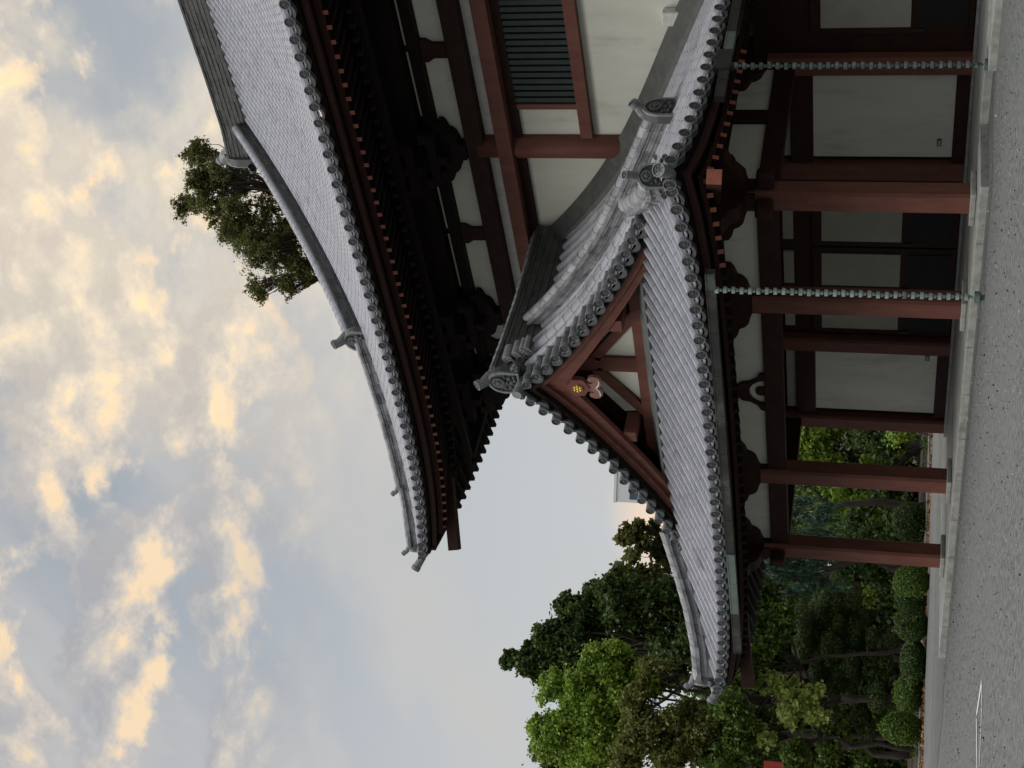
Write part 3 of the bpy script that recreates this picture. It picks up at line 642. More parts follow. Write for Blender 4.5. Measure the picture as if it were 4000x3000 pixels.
# ---- gable of the entrance roof
GY = 1.03
mb = MB(); mb.prism([(-4.6, 7.3), (4.6, 7.3), (0, 10.6)], (0, GY + .03, 0), (1, 0, 0), (0, 0, 1), (0, .1, 0)); gable = part(mb, 'gable_wall', M_brown)
prt_box('gable_beam', M_red, -3.4, 3.4, .86, GY + .02, 7.82, 8.155, parent=gable)
prt_box('gable_post', M_red, -.25, .25, .90, GY + .02, 8.16, 10.1, parent=gable)
for sg in (-1, 1):
    mb = MB(); mb.prism([(sg * .255, 8.157), (sg * 1.40, 8.157), (sg * .255, 9.03)][::sg], (0, GY - .02, 0), (1, 0, 0), (0, 0, 1), (0, .04, 0)); part(mb, 'gable_panel', M_plaster, parent=gable)
    mb = MB(); mb.prism([(sg * .62, 9.15), (sg * 1.80, 8.27), (sg * 1.85, 8.66), (sg * .75, 9.42)][::-sg], (0, GY - .02, 0), (1, 0, 0), (0, 0, 1), (0, .04, 0)); part(mb, 'gable_panel', M_plaster, parent=gable)
    mb = MB(); mb.bar((sg * .2, .96, 9.25), (sg * 1.95, .96, 7.95), .12, .27, (0, 0, 1)); part(mb, 'gable_strut', M_red, parent=gable)
    mb = MB(); mb.bar((sg * 2.03, .24, 8.42), (sg * 2.03, 1.0, 8.42), .36, .34); part(mb, 'purlin_end', M_red, bevel=.01, parent=gable)
    mb = MB(); mb.bar((sg * 1.2, .80, 9.30), (sg * 2.0, .80, 8.78), .05, .09); part(mb, 'gable_batten', M_shade, parent=gable); mb = MB(); mb.bar((sg * 2.7, .80, 8.35), (sg * 3.3, .80, 7.98), .05, .09); part(mb, 'gable_batten', M_shade, parent=gable)
UP = [(0, 10.66), (.4, 10.28), (1.175, 9.665), (2.01, 9.094), (2.685, 8.654), (3.36, 8.243), (3.99, 7.885), (4.58, 7.593), (5.15, 7.27)]
LO = [(0, 9.86), (.55, 9.50), (1.35, 8.973), (2.175, 8.458), (2.944, 8.0), (3.635, 7.622), (4.16, 7.36), (4.86, 7.25), (5.15, 7.25)]
def strip_board(mb, up, lo, y0, y1, sg):
    n = len(up); k = []
    for (a, b), (c, d) in zip(up, lo): k += [(sg * a, y0, b), (sg * c, y0, d), (sg * c, y1, d), (sg * a, y1, b)]
    mb.add(k, [f for i in range(n - 1) for f in ((4 * i, 4 * i + 1, 4 * i + 5, 4 * i + 4), (4 * i + 1, 4 * i + 2, 4 * i + 6, 4 * i + 5), (4 * i + 2, 4 * i + 3, 4 * i + 7, 4 * i + 6), (4 * i + 3, 4 * i, 4 * i + 4, 4 * i + 7))] + [(0, 3, 2, 1), (4 * n - 4, 4 * n - 3, 4 * n - 2, 4 * n - 1)])
for sg in (-1, 1):
    mb = MB(); strip_board(mb, UP, LO, .16, .30, sg)
    strip_board(mb, UP, [(a, b - .22) for a, b in UP], .06, .158, sg)
    strip_board(mb, [(a, b + .07) for a, b in LO[:7]], [(a, b + .02) for a, b in LO[:7]], .145, .158, sg)
    bb = part(mb, 'bargeboard', M_red)
    mb = MB(); strip_board(mb, [(a, b + .17) for a, b in UP], [(a, b + .005) for a, b in UP], -.12, .28, sg); part(mb, 'verge_batten', M_shade, parent=bb)
# pendant under the peak
mb = MB()
def lobes(pts): return [(x, z) for x, z in pts]
half = [(.0, 9.62), (.20, 9.60), (.24, 9.42), (.15, 9.30), (.13, 9.20), (.20, 9.13), (.19, 9.22), (.25, 9.29), (.34, 9.27), (.40, 9.15), (.37, 9.02), (.27, 8.94), (.14, 8.93), (.05, 8.97), (0, 9.03)]
poly = half + [(-x, z) for x, z in reversed(half[1:-1])]
mb.prism([(x, z) for x, z in poly], (.0, .15, 0), (1, 0, 0), (0, 0, 1), (0, -.10, 0)); pend = part(mb, 'gable_pendant', M_pink)
mb = MB(); mb.prism([(.33 * math.cos(k * math.pi / 3 + .52), 9.55 + .30 * math.sin(k * math.pi / 3 + .52)) for k in range(6)], (0, .16, 0), (1, 0, 0), (0, 0, 1), (0, -.14, 0)); part(mb, 'pendant_plate', M_red, parent=pend)
mb = MB()
for k in range(7):
    a_ = k * math.pi / 3; rr_ = 0 if k == 6 else .085; mb.lathe((rr_ * math.cos(a_), .02, 9.55 + rr_ * math.sin(a_)), (0, -1, 0), [(.055, 0), (.05, .04), (.02, .065), (.001, .07)], 10)
q = MB(); q.tube([(-.27, .045, 9.0), (-.20, .04, 8.985), (-.10, .04, 9.01), (0, .04, 9.08), (.10, .04, 9.01), (.20, .04, 8.985), (.27, .045, 9.0)], .02, 8); part(q, 'pendant_trim', M_white, parent=pend)
part(mb, 'pendant_flower', M_gold, parent=pend, smooth=True)

# ---- porch: stone base, pillars, beams, friezes
mb = MB()
for x0, x1 in zip(np.linspace(-8.95, 7.7, 12)[:-1], np.linspace(-8.95, 7.7, 12)[1:]): mb.box(x0 + .004, x1 - .004, -1.2, -.55, -.1, .17, float(rng.uniform(.2, .8)))
mb.box(7.05, 7.695, -.546, .85, -.1, .17)
for x0, x1 in zip(np.linspace(7.7, 30, 13)[:-1], np.linspace(7.7, 30, 13)[1:]): mb.box(x0 + .004, x1 - .004, .854, 1.5, -.1, .17, float(rng.uniform(.2, .8)))
mb.box(-8.95, -8.3, -.546, 6, -.1, .17)
base = part(mb, 'platform_kerb', M_stone, bevel=.012)
mb = MB(); mb.box(-8.296, 7.046, -.546, 6.4, -.1, .164); mb.box(7.05, 30, 1.504, 6.4, -.1, .163); part(mb, 'platform_floor', M_floor, parent=base)
mb = MB(); mb.box(-6.6, 30, 4.95, 5.4, .165, .235); mb.box(9.7, 12, -.1, .84, -.05, .15); part(mb, 'wall_plinth', M_stone, parent=base, bevel=.01)
PX = [-6.215, -3.09, 3.09, 6.215]
def pillar(x, y0, y1, hw, z0, z1, plinth=True):
    mb = MB(); ch = .06; poly = [(x - hw + ch, y0), (x + hw - ch, y0), (x + hw, y0 + ch), (x + hw, y1 - ch), (x + hw - ch, y1), (x - hw + ch, y1), (x - hw, y1 - ch), (x - hw, y0 + ch)]
    mb.prism(poly, (0, 0, z0), (1, 0, 0), (0, 1, 0), (0, 0, z1 - z0)); p = part(mb, 'pillar', M_red)
    if plinth: mb = MB(); mb.box(x - hw - .17, x + hw + .17, y0 - .17, y1 + .17, .166, z0); part(mb, 'plinth', M_stone, parent=p, bevel=.02)
for x in PX: pillar(x, 0, .5, .265, .285, 5.0)
for x in (-6.3, 6.28, -3.1, 3.1): pillar(x, 5.0, 5.45, .25, .24, 5.0, False)
for x in (9.4, 12.6): pillar(x, 5.0, 5.45, .25, .24, 5.2, False)
for x0, x1 in zip(PX[:-1], PX[1:]):
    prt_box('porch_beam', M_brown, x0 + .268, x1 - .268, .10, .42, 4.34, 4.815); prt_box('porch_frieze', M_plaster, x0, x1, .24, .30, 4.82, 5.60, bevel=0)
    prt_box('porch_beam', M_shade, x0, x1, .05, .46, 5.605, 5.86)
for x in PX:
    part(bracket(x, .46, 4.82, .98, .40), 'bracket', M_brown)
for sg in (-1, 1):
    X0, X1 = sorted((sg * 6.10, sg * 6.40))
    prt_box('porch_beam', M_brown, X0, X1, .505, 4.995, 4.34, 4.815); prt_box('porch_beam', M_shade, X0, X1, .465, 5.2, 5.605, 5.86); prt_box('porch_frieze', M_plaster, sg * 6.25 - .03, sg * 6.25 + .03, .45, 5.2, 4.82, 5.60, bevel=0)
    for y, d_ in ((2.97, 0),): prt_box('strut', M_brown, X0 - .02, X1 + .02, y - .2, y + .2, 4.82, 5.603)
    part(bracket(sg * 6.06, .25, 4.82, .98, .40, ax=(0, 1, 0), out=(sg, 0, 0)), 'bracket', M_brown); part(bracket(sg * 6.06, 5.25, 4.82, .98, .40, ax=(0, 1, 0), out=(sg, 0, 0)), 'bracket', M_brown)
    mb = MB(); mb.box(sg * 6.48 if sg > 0 else -6.9, sg * 6.9 if sg > 0 else -6.48, .1, .4, 4.42, 4.8); mb.box(sg * 6.215 - .15, sg * 6.215 + .15, -.42, -.002, 4.42, 4.8); part(mb, 'beam_nose', M_brown, bevel=.05)
# frog-leg strut in the middle bay
outer = [(-.66, 4.82), (-.62, 4.93), (-.46, 5.0), (-.34, 5.18), (-.30, 5.38), (-.12, 5.56), (.12, 5.56), (.30, 5.38), (.34, 5.18), (.46, 5.0), (.62, 4.93), (.66, 4.82)]
inner = [(.42, 4.82), (.40, 4.95), (.28, 5.11), (.12, 5.19), (-.12, 5.19), (-.28, 5.11), (-.40, 4.95), (-.42, 4.82)]
mb = MB(); mb.prism(outer + inner, (0, .235, 0), (1, 0, 0), (0, 0, 1), (0, -.10, 0)); mb.lathe((0, .23, 4.90), (0, -1, 0), [(.15, 0), (.15, .05), (.001, .06)], 14); part(mb, 'frog_leg_strut', M_brown)
prt_box('porch_ceiling', M_shade, -6.1, 6.1, .50, 5.0, 4.95, 5.02, bevel=0)
# wall at the back of the porch
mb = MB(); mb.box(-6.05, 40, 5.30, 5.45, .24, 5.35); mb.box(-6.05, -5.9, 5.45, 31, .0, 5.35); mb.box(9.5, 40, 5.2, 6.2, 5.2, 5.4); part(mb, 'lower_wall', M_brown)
def panel_plate(x0, x1): return prt_box('wall_panel', M_plaster, x0, x1, 5.20, 5.295, .56, 3.93, bevel=0)
panel_plate(-5.84, -3.42); panel_plate(3.50, 5.96)
for x0, x1 in ((-5.84, -3.42), (3.50, 5.96)):
    prt_box('upper_panel', M_door, x0, x1, 5.22, 5.296, 4.49, 4.76, bevel=0)
    prt_box('wall_rail', M_brown, x0 - .12, x1 + .12, 5.12, 5.298, .24, .555); prt_box('wall_rail', M_brown, x0 - .12, x1 + .12, 5.10, 5.298, 3.935, 4.485)
for x0, x1 in ((.70, 1.85), (-.885, .25), (-2.5, -1.36), (7.30, 8.9)):
    d_ = prt_box('door', M_brown, x0 - .2, x1 + .2, 5.20, 5.298, .26, 4.0); prt_box('door_panel', M_door, x0, x1, 5.17, 5.199, 1.68, 3.74, bevel=0, parent=d_); prt_box('door_board', M_void, x0, x1, 5.175, 5.199, .40, 1.50, bevel=0, parent=d_)
    q = MB(); q.box(x0 - .12, x0 - .06, 5.16, 5.199, 1.40, 1.62); part(q, 'door_handle', M_gutter, parent=d_)
for x0, x1 in ((.70, 1.85), (-.885, .25), (-2.5, -1.36)): prt_box('upper_panel', M_door, x0, x1, 5.22, 5.296, 4.49, 4.76, bevel=0)
# gutters
def gutter(pts, name='gutter'):
    mb = MB()
    for p, q in zip(pts[:-1], pts[1:]):
        p, q = V3(*p), V3(*q); t = nrm(q - p); k_ = 1 if (abs(p[1] + 2.98) < .01 and -4.9 < p[0] < -2.4) or (p[0] > 9 and p[1] > 1 and p[1] < 1.2) else 0
        mb.bar(p, q - t * .012, .16, .18, m=k_)
        mb.bar(q - t * .03, q + t * .01, .172, .195, m=k_)
        mb.bar(p + V3(0, 0, .10), q + V3(0, 0, .10), .18, .03, m=k_)
    return part(mb, name, [M_gutter, M_pgreen])
gt = gutter([(x, -2.98, 5.435) for x in (6.83, 6.30, 5.08, 3.8, 2.5, 1.2, .05, -1.2, -2.5, -3.75, -5.0, -6.1, -6.8)])
gutter([(9.42, y, 5.37) for y in (-.62, .0, .34)]); gutter([(9.42, y, 5.37) for y in (1.06, 1.7, 2.6, 4.2, 5.6)])
mb = MB(); mb.prism([(.36, 5.27), (1.04, 5.27), (1.04, 5.58), (.9, 5.60), (.5, 5.60), (.36, 5.58)], (9.34, 0, 0), (0, 1, 0), (0, 0, 1), (.17, 0, 0)); mb.lathe((9.44, .5, 5.26), (0, 0, -1), [(.10, 0), (.09, .06), (.05, .12)], 12); part(mb, 'gutter_hopper', M_gutter)

# ================================================================== rain chains (hang from the gutters)
def cup_bm():
    mb = MB(); mb.lathe((0, 0, 0), (0, 0, 1), [(.022, 0), (.032, .01), (.040, .070), (.066, .075), (.070, .082), (.074, .150), (.068, .150), (.062, .09), (.03, .08), (.02, .0)], 14, .6)
    mb.tube([(0, 0, -.02), (0, 0, .19)], .014, 6); return mb
def rain_chain(x, y, ztop, n, label, gap, tone):
    t = thing('rain_chain', label, 'rain chain', (x, y, .10), 'rain chains hanging from the entrance roof gutters')
    proto = None
    for i in range(n):
        if proto is None:
            b = cup_bm(); b.a = [tone] * len(b.f); proto = b.build('chain_cup', M_copper, t); o = proto
        else: o = proto.copy(); C.objects.link(o); o.parent = t
        o.location = (rng.uniform(-.008, .008), rng.uniform(-.008, .008), .14 + i * gap); o.rotation_euler = (rng.uniform(-.04, .04), rng.uniform(-.04, .04), rng.uniform(0, 6.28))
    b = MB(); b.lathe((0, 0, -.10), (0, 0, 1), [(.001, 0), (.05, .0), (.06, .06), (.12, .10), (.125, .2), (.115, .2), (.04, .11)], 14, .2); b.build('chain_weight', M_copper, t)
    return t
rain_chain(6.34, -3.0, 5.3, 30, 'pale green copper cup rain chain hanging in front of the left porch bays', .1715, 1.0)
rain_chain(9.45, .5, 5.15, 29, 'darker copper cup rain chain hanging beside the white panel under the gutter box', .1715, .12)
# small wall plates
q = MB(); q.box(3.85, 4.06, 5.17, 5.197, .82, .93); q.box(3.87, 4.04, 5.165, 5.169, .835, .915, m=1)
for i in range(4): q.box(3.885 + i * .04, 3.905 + i * .04, 5.161, 5.1645, .855, .895, m=2)
tag(q.build('wall_plate', [M_gutter, M_stone, M_white]), 'small grey notice plate low on the right white wall panel of the porch', 'notice plate')
q = MB(); q.box(-3.68, -3.47, 5.17, 5.197, .77, .89); q.box(-3.66, -3.49, 5.165, 5.169, .79, .87, m=1)
tag(q.build('wall_plate', [M_gutter, M_stone]), 'small grey outlet plate low on the left white wall panel of the porch', 'outlet plate')

# ================================================================== garden
L_dark = leafmat('leaf_dark', (.020, .046, .012), (.115, .195, .048), .28)
L_mid = leafmat('leaf_mid', (.050, .105, .018), (.20, .32, .06), .35)
L_bright = leafmat('leaf_bright', (.13, .25, .03), (.46, .64, .10), .4)
L_yellow = leafmat('leaf_yellow', (.34, .46, .10), (.68, .80, .27), .45)
L_olive = leafmat('leaf_olive', (.06, .075, .018), (.30, .31, .085), .35)
L_blue = leafmat('leaf_blue_green', (.03, .075, .050), (.17, .30, .20), .25)
L_airy = leafmat('leaf_airy', (.05, .06, .018), (.25, .24, .085), .45)
L_back = leafmat('leaf_backlit', (.035, .045, .012), (.17, .16, .05), .4)
def leaves(mb_list, cen, radii, n, size, shell=.55, up=.3, droop=0.0, aspect=.5, tone=0.0):
    """n leaf faces spread through an ellipsoid"""
    cen = np.array(cen, float); radii = np.array(radii, float)
    d = rng.normal(size=(n, 3)); d /= np.linalg.norm(d, axis=1)[:, None]
    r = np.abs(rng.normal(0, .62, n)) if shell < .65 else np.where(rng.random(n) < .2, rng.random(n) ** .4, shell + (1 - shell) * rng.random(n) ** .6)
    p = cen + d * r[:, None] * radii
    nr = d * .6 + rng.normal(size=(n, 3)) * .7 + np.array([0, 0, up]); nr /= np.linalg.norm(nr, axis=1)[:, None]
    t = np.cross(nr, rng.normal(size=(n, 3))); t[:, 2] -= droop; t -= nr * (t * nr).sum(1)[:, None]; t /= np.linalg.norm(t, axis=1)[:, None] + 1e-9
    b = np.cross(nr, t); s = size * rng.uniform(.6, 1.3, n)[:, None]
    q = np.stack([p - t * s * .5, p + b * s * aspect * .5, p + t * s * .5, p - b * s * aspect * .5], 1)
    v = np.clip(rng.normal(.45 + tone, .24, n), 0, 1)
    mb_list.append((q, v))
def leaf_mesh(name, lst, mt, parent=None, loc=(0, 0, 0)):
    q = np.concatenate([a for a, _ in lst]); v = np.concatenate([b for _, b in lst]); n = len(q)
    q = q - np.array(loc)
    me = bpy.data.meshes.new(name); me.vertices.add(4 * n); me.vertices.foreach_set('co', q.reshape(-1).astype(np.float32))
    me.loops.add(4 * n); me.loops.foreach_set('vertex_index', np.arange(4 * n, dtype=np.int32))
    me.polygons.add(n); me.polygons.foreach_set('loop_start', np.arange(0, 4 * n, 4, dtype=np.int32)); me.polygons.foreach_set('loop_total', np.full(n, 4, dtype=np.int32))
    me.materials.append(mt); me.update(calc_edges=True)
    at = me.attributes.new('v', 'FLOAT', 'FACE'); at.data.foreach_set('value', v.astype(np.float32))
    o = bpy.data.objects.new(name, me); C.objects.link(o)
    if parent is not None: o.parent = parent
    else: o.location = loc
    return o
def ray(U, Vv):
    d = RR * ((U - 1500) / 5960) + DN * ((Vv - 2000) / 5960) + FW; return d / math.hypot(d.x, d.y)
def at(x, y, D):
    """place where the sight line through display pixel x, y passes at distance D along the ground"""
    return np.array(CAM + ray(3000 - y * 1.8083, x * 1.8083) * D)
def mpp(D): return D / 5960 * 1.8083 * 1.03
def limb(mb, p, q, r0, r1, n=6, wob=.12):
    p, q = V3(*p), V3(*q); L = np.linalg.norm(q - p); pts = [p + (q - p) * i / n + (rng.normal(size=3) * wob * L / n if 0 < i < n else 0) for i in range(n + 1)]
    mb.tube(pts, list(np.linspace(r0, r1, n + 1)), 8); return pts
def tree(name, label, cat, base, crowns, mt, leaf, trunk_r, group=None, fork=.45, dens=1.0, shell=.5, up=.3, droop=0.0, aspect=.55, subs=9, gaps=.36, bark=None, twigs=True):
    """crowns: list of (centre, radii, leaf count); every crown is broken into clumps with gaps between"""
    base = V3(*base); t = thing(name, label, cat, tuple(base), group); lst = []; tb = MB()
    top = max((V3(*c) for c, _, _ in crowns), key=lambda c: c[2]); mean = sum(V3(*c) for c, _, _ in crowns) / len(crowns)
    fk = base + (mean - base) * fork; fk[:2] = base[:2] + (mean - base)[:2] * fork * .5
    limb(tb, base, fk, trunk_r, trunk_r * .75)
    for c, rd, n in crowns:
        c = V3(*c); rd = V3(*rd); pts = limb(tb, fk, c, trunk_r * .55, trunk_r * .15)
        for k in range(subs):
            d = nrm(rng.normal(size=3) + V3(0, 0, .15)); cc = c + d * rd * rng.uniform(.25, .85); rr_ = rd * rng.uniform(gaps * .7, gaps * 1.3)
            if twigs: limb(tb, pts[-2], cc, trunk_r * .16, trunk_r * .04, 3)
            leaves(lst, cc, rr_, int(n * dens / subs), leaf, shell, up, droop, aspect, rng.normal(0, .10))
            for _ in range(3):
                d2 = nrm(d + rng.normal(size=3) * .7); leaves(lst, cc + d2 * rr_ * 1.05, rr_ * .45, int(n * dens / subs * .12), leaf, .2, up, droop, aspect, .1)
    tb.a = [.5] * len(tb.f); tb.build('trunk', bark or M_bark, None, smooth=True, loc=tuple(base)).parent = t
    o = bpy.data.objects[-1] if False else None
    for ob in list(C.objects):
        if ob.parent is t and ob.type == 'MESH': ob.location = (0, 0, 0)
    leaf_mesh('crown', lst, mt, t, tuple(base)); return t
def bush(label, base, rx, rz, mt, n=9000, leaf=.11, name='clipped_shrub', group='clipped round shrubs in the garden', z=None):
    base = V3(*base); t = thing(name, label, 'shrub', tuple(base), group); lst = []
    rz_ = rz; cen = base + V3(0, 0, rz_ * .95)
    leaves(lst, cen, (rx, rx, rz_), n, leaf, .88, .4, 0, .6)
    for k in range(7):
        d = nrm(rng.normal(size=3) + V3(0, 0, .3)); leaves(lst, cen + d * V3(rx, rx, rz_) * .85, V3(rx, rx, rz_) * .28, n // 14, leaf, .5, .4, 0, .6, rng.normal(.05, .1))
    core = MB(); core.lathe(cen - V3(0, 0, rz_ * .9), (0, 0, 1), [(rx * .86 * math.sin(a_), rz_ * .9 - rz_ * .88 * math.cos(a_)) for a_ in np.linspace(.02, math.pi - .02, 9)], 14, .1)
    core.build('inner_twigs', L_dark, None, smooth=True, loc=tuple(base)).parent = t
    tb = MB(); tb.tube([base - V3(0, 0, .05), base + V3(0, 0, rz_ * .5)], [.10, .07], 8); tb.build('trunk', M_bark, None, loc=tuple(base)).parent = t
    for ob in list(C.objects):
        if ob.parent is t and ob.type == 'MESH': ob.location = (0, 0, 0)
    leaf_mesh('foliage', lst, mt, t, tuple(base)); return t
def gr(x, y, D): p = at(x, y, D); p[2] = 0; return p
def S(D): return mpp(D)
GARDEN = True
if GARDEN:
    # tall tree beyond the hall, its crown rising above the roof
    D = 72; s = S(D)
    cr = [(at(x, y, D + dd), (rx * s, rx * s, rz * s), n) for x, y, rx, rz, n, dd in [(440, 400, 58, 42, 5200, 0), (430, 330, 40, 45, 3000, 1), (500, 470, 70, 55, 6000, 0), (570, 540, 65, 60, 5200, -1), (640, 590, 50, 50, 3600, 0), (520, 380, 60, 60, 4600, 1.5), (400, 440, 36, 30, 2000, .5), (600, 450, 80, 60, 5200, 1), (560, 620, 40, 34, 1600, .5)]]
    tree('evergreen_tree', 'tall evergreen tree whose crown rises behind the main roof', 'tree', gr(1900, 470, D), cr + [(at(530, 500, D), (60 * s, 60 * s, 56 * s), 4200), (at(475, 385, D), (50 * s, 50 * s, 40 * s), 3200), (at(600, 520, D), (60 * s, 60 * s, 60 * s), 3600), (at(660, 570, D), (40 * s, 40 * s, 50 * s), 2600), (at(625, 625, D), (24 * s, 24 * s, 26 * s), 900)], L_airy, .165, .24, fork=.62, subs=24, gaps=.33, aspect=.36, up=.6, dens=1.15)
    # backlit open tree beside the gable
    D = 84; s = S(D)
    cr = [(at(x, y, D + dd), (rx * s, rx * s, rz * s), n) for x, y, rx, rz, n, dd in [(1365, 1150, 34, 30, 420, 0), (1395, 1190, 55, 45, 800, 0), (1430, 1150, 45, 40, 600, 1), (1370, 1240, 50, 45, 700, -1), (1440, 1240, 60, 45, 800, 1), (1420, 1290, 60, 50, 900, 0), (1345, 1165, 18, 18, 160, 0), (1350, 1235, 22, 22, 240, 0), (1385, 1135, 22, 18, 200, 0), (1445, 1180, 40, 36, 700, .5)]]
    tree('broadleaf_tree', 'open backlit tree against the bright gap beside the gable corner', 'tree', gr(1985, 1265, D), cr, L_airy, .36, .20, fork=.6, subs=14, gaps=.30, aspect=.65, dens=.85)
    # tall dark tree with upright shoots
    D = 80; s = S(D)
    cr = [(at(x, y, D + dd), (rx * s, rx * s, rz * s), n) for x, y, rx, rz, n, dd in [(1110, 1430, 18, 26, 420, 0), (1160, 1430, 34, 46, 1700, 0), (1215, 1385, 50, 56, 3000, 0), (1270, 1340, 55, 60, 3600, 0), (1330, 1310, 60, 55, 3800, 0), (1400, 1330, 70, 70, 4500, 1), (1250, 1450, 60, 60, 3600, 2), (1180, 1370, 26, 30, 700, -.5), (1235, 1310, 26, 34, 600, .5), (1285, 1280, 24, 26, 420, .5), (1480, 1370, 70, 70, 4000, 0), (1200, 1620, 60, 50, 2600, 2), (1480, 1300, 60, 50, 3000, 2), (1330, 1420, 70, 60, 4200, 2), (1400, 1410, 60, 60, 3600, 3), (1290, 1490, 60, 60, 3000, 4), (1450, 1440, 60, 60, 3000, 4)] + [(x, y, 9, 15, 150, 0) for x, y in ((1095, 1432), (1104, 1412), (1135, 1445), (1142, 1405), (1150, 1392), (1166, 1362), (1196, 1352), (1188, 1375), (1222, 1318), (1232, 1300), (1258, 1292), (1250, 1322), (1288, 1263), (1280, 1295), (1304, 1275), (1160, 1465), (1120, 1425))]]
    tree('broadleaf_tree', 'tall dark green tree with ragged upright shoots left of the gable', 'tree', gr(1985, 1400, D), cr, L_dark, .25, .22, fork=.4, subs=14, gaps=.42, aspect=.7, dens=2.4)
    # bright green bushy tree in front of it
    D = 73; s = S(D)
    cr = [(at(x, y, D + dd), (rx * s, rx * s, rz * s), n) for x, y, rx, rz, n, dd in [(1215, 1490, 45, 40, 3600, 0), (1290, 1460, 60, 62, 5000, 0), (1190, 1580, 50, 46, 4200, 0), (1270, 1560, 70, 66, 6200, 0), (1250, 1640, 60, 60, 4400, 0), (1340, 1520, 70, 60, 5600, 0), (1330, 1610, 70, 60, 5000, 0), (1400, 1470, 50, 45, 2600, 0), (1340, 1420, 40, 40, 2600, .5)]]
    tree('broadleaf_tree', 'bright green bushy tree at the left, the brightest crown of the garden', 'tree', gr(1985, 1530, D), cr, L_bright, .19, .18, fork=.45, subs=16, gaps=.40, aspect=.75, dens=2.2)
    # olive small-leaved tree lower down
    D = 69; s = S(D)
    cr = [(at(x, y, D + dd), (rx * s, rx * s, rz * s), n) for x, y, rx, rz, n, dd in [(1400, 1590, 60, 60, 3600, 0), (1470, 1560, 60, 55, 3200, 0), (1450, 1640, 60, 46, 2600, 0), (1520, 1600, 60, 50, 3000, 0), (1385, 1500, 36, 36, 1400, -.5), (1350, 1640, 50, 40, 1800, .5), (1410, 1440, 26, 36, 700, -.5)]]
    tree('broadleaf_tree', 'olive yellow open tree with bare twigs below the bright crown', 'tree', gr(1985, 1620, D), cr, L_olive, .21, .12, fork=.5, subs=16, gaps=.36, aspect=.55, dens=2.2)
    # deep shaded trees behind the garden
    for (lab, mt_, D, sp, leafs) in [
        ('broad shaded tree filling the background below the roof corner', L_dark, 90, [(1560, 1420, 90, 80, 6000, 0), (1640, 1330, 90, 90, 6500, 2), (1640, 1480, 80, 80, 5000, 0), (1560, 1560, 90, 90, 6000, 1), (1700, 1420, 90, 80, 5200, 3), (1780, 1340, 90, 90, 4600, 3), (1820, 1480, 100, 90, 4600, 3)], .30),
        ('shaded tree at the far left edge with a dark hanging crown', L_mid, 82, [(1600, 1630, 80, 60, 5200, 0), (1700, 1640, 80, 55, 3800, 2), (1540, 1520, 60, 60, 3600, 0), (1620, 1560, 60, 60, 3600, 1), (1760, 1570, 60, 60, 2600, 3), (1860, 1560, 70, 60, 3000, 4), (1880, 1650, 60, 40, 2400, 3)], .26),
        ('yellow green tree seen through the open porch bay', L_bright, 88, [(1740, 960, 60, 50, 4200, 0), (1780, 930, 60, 40, 3600, 1), (1820, 1060, 60, 60, 3600, 0), (1880, 1100, 50, 50, 2600, 0), (1770, 1090, 60, 50, 3600, 2), (1930, 940, 50, 50, 1800, 2), (1700, 1090, 60, 50, 3000, 3), (1700, 950, 50, 50, 2600, 3), (1880, 1010, 70, 40, 2600, 3)], .25),
        ('dark tree standing behind the second pillar', L_dark, 82, [(1890, 950, 60, 60, 3000, 0), (1930, 1120, 60, 60, 3000, 0), (1910, 1030, 60, 50, 2600, 1), (1840, 1180, 70, 60, 3600, 2), (1900, 1230, 60, 60, 3000, 2), (1960, 1180, 30, 50, 1600, 0)], .24)]:
        s = S(D); tree('shade_tree', lab, 'tree', gr(1985, sp[0][1], D), [(at(x, y, D + dd), (rx * s, rx * s, rz * s), n) for x, y, rx, rz, n, dd in sp], mt_, leafs, .20, fork=.78, subs=10, gaps=.45, aspect=.65, twigs=False, dens=1.3)
    D = 67.5; s = S(D)
    tree('shade_tree', 'leafy mid green tree in front of the dark trunks, just under the upturned roof corner', 'tree', gr(1985, 1400, D + 1), [(at(x, y, D + dd), (rx * s, rx * s, rz * s), n) for x, y, rx, rz, n, dd in [(1590, 1330, 46, 50, 4200, 0), (1640, 1390, 56, 50, 4200, .5), (1600, 1440, 50, 46, 3600, 0), (1690, 1340, 40, 40, 2400, .5), (1575, 1530, 50, 50, 3600, .5), (1610, 1600, 46, 46, 3000, 1), (1560, 1650, 40, 40, 2400, 1), (1720, 1640, 36, 30, 1600, 1.5), (1800, 1590, 40, 30, 1400, 2), (1790, 1640, 50, 30, 1600, 2)]], L_mid, .19, .10, fork=.8, subs=14, gaps=.40, aspect=.65, dens=1.3, twigs=False)
    # light green lit foliage
    D = 68.5; s = S(D)
    tree('maple_tree', 'pale yellow green tree catching the light behind the dark trunks', 'tree', gr(1985, 1510, D), [(at(x, y, D), (rx * s, rx * s, rz * s), n) for x, y, rx, rz, n in [(1690, 1480, 26, 26, 2200), (1735, 1520, 34, 34, 3000), (1700, 1540, 26, 22, 1400), (1770, 1545, 20, 26, 1200), (1660, 1585, 24, 20, 900), (1640, 1475, 20, 22, 700)]], L_yellow, .26, .2, fork=.6, subs=7, gaps=.5, aspect=.8)
    # weeping blue-green conifer behind the corner pillar
    D = 68; s = S(D)
    base = gr(1975, 1225, D); t = thing('weeping_conifer', 'blue green weeping conifer behind the leftmost pillar', 'tree', tuple(base)); lst = []; tb = MB(); topp = at(1600, 1200, D)
    limb(tb, base, topp, .22, .05)
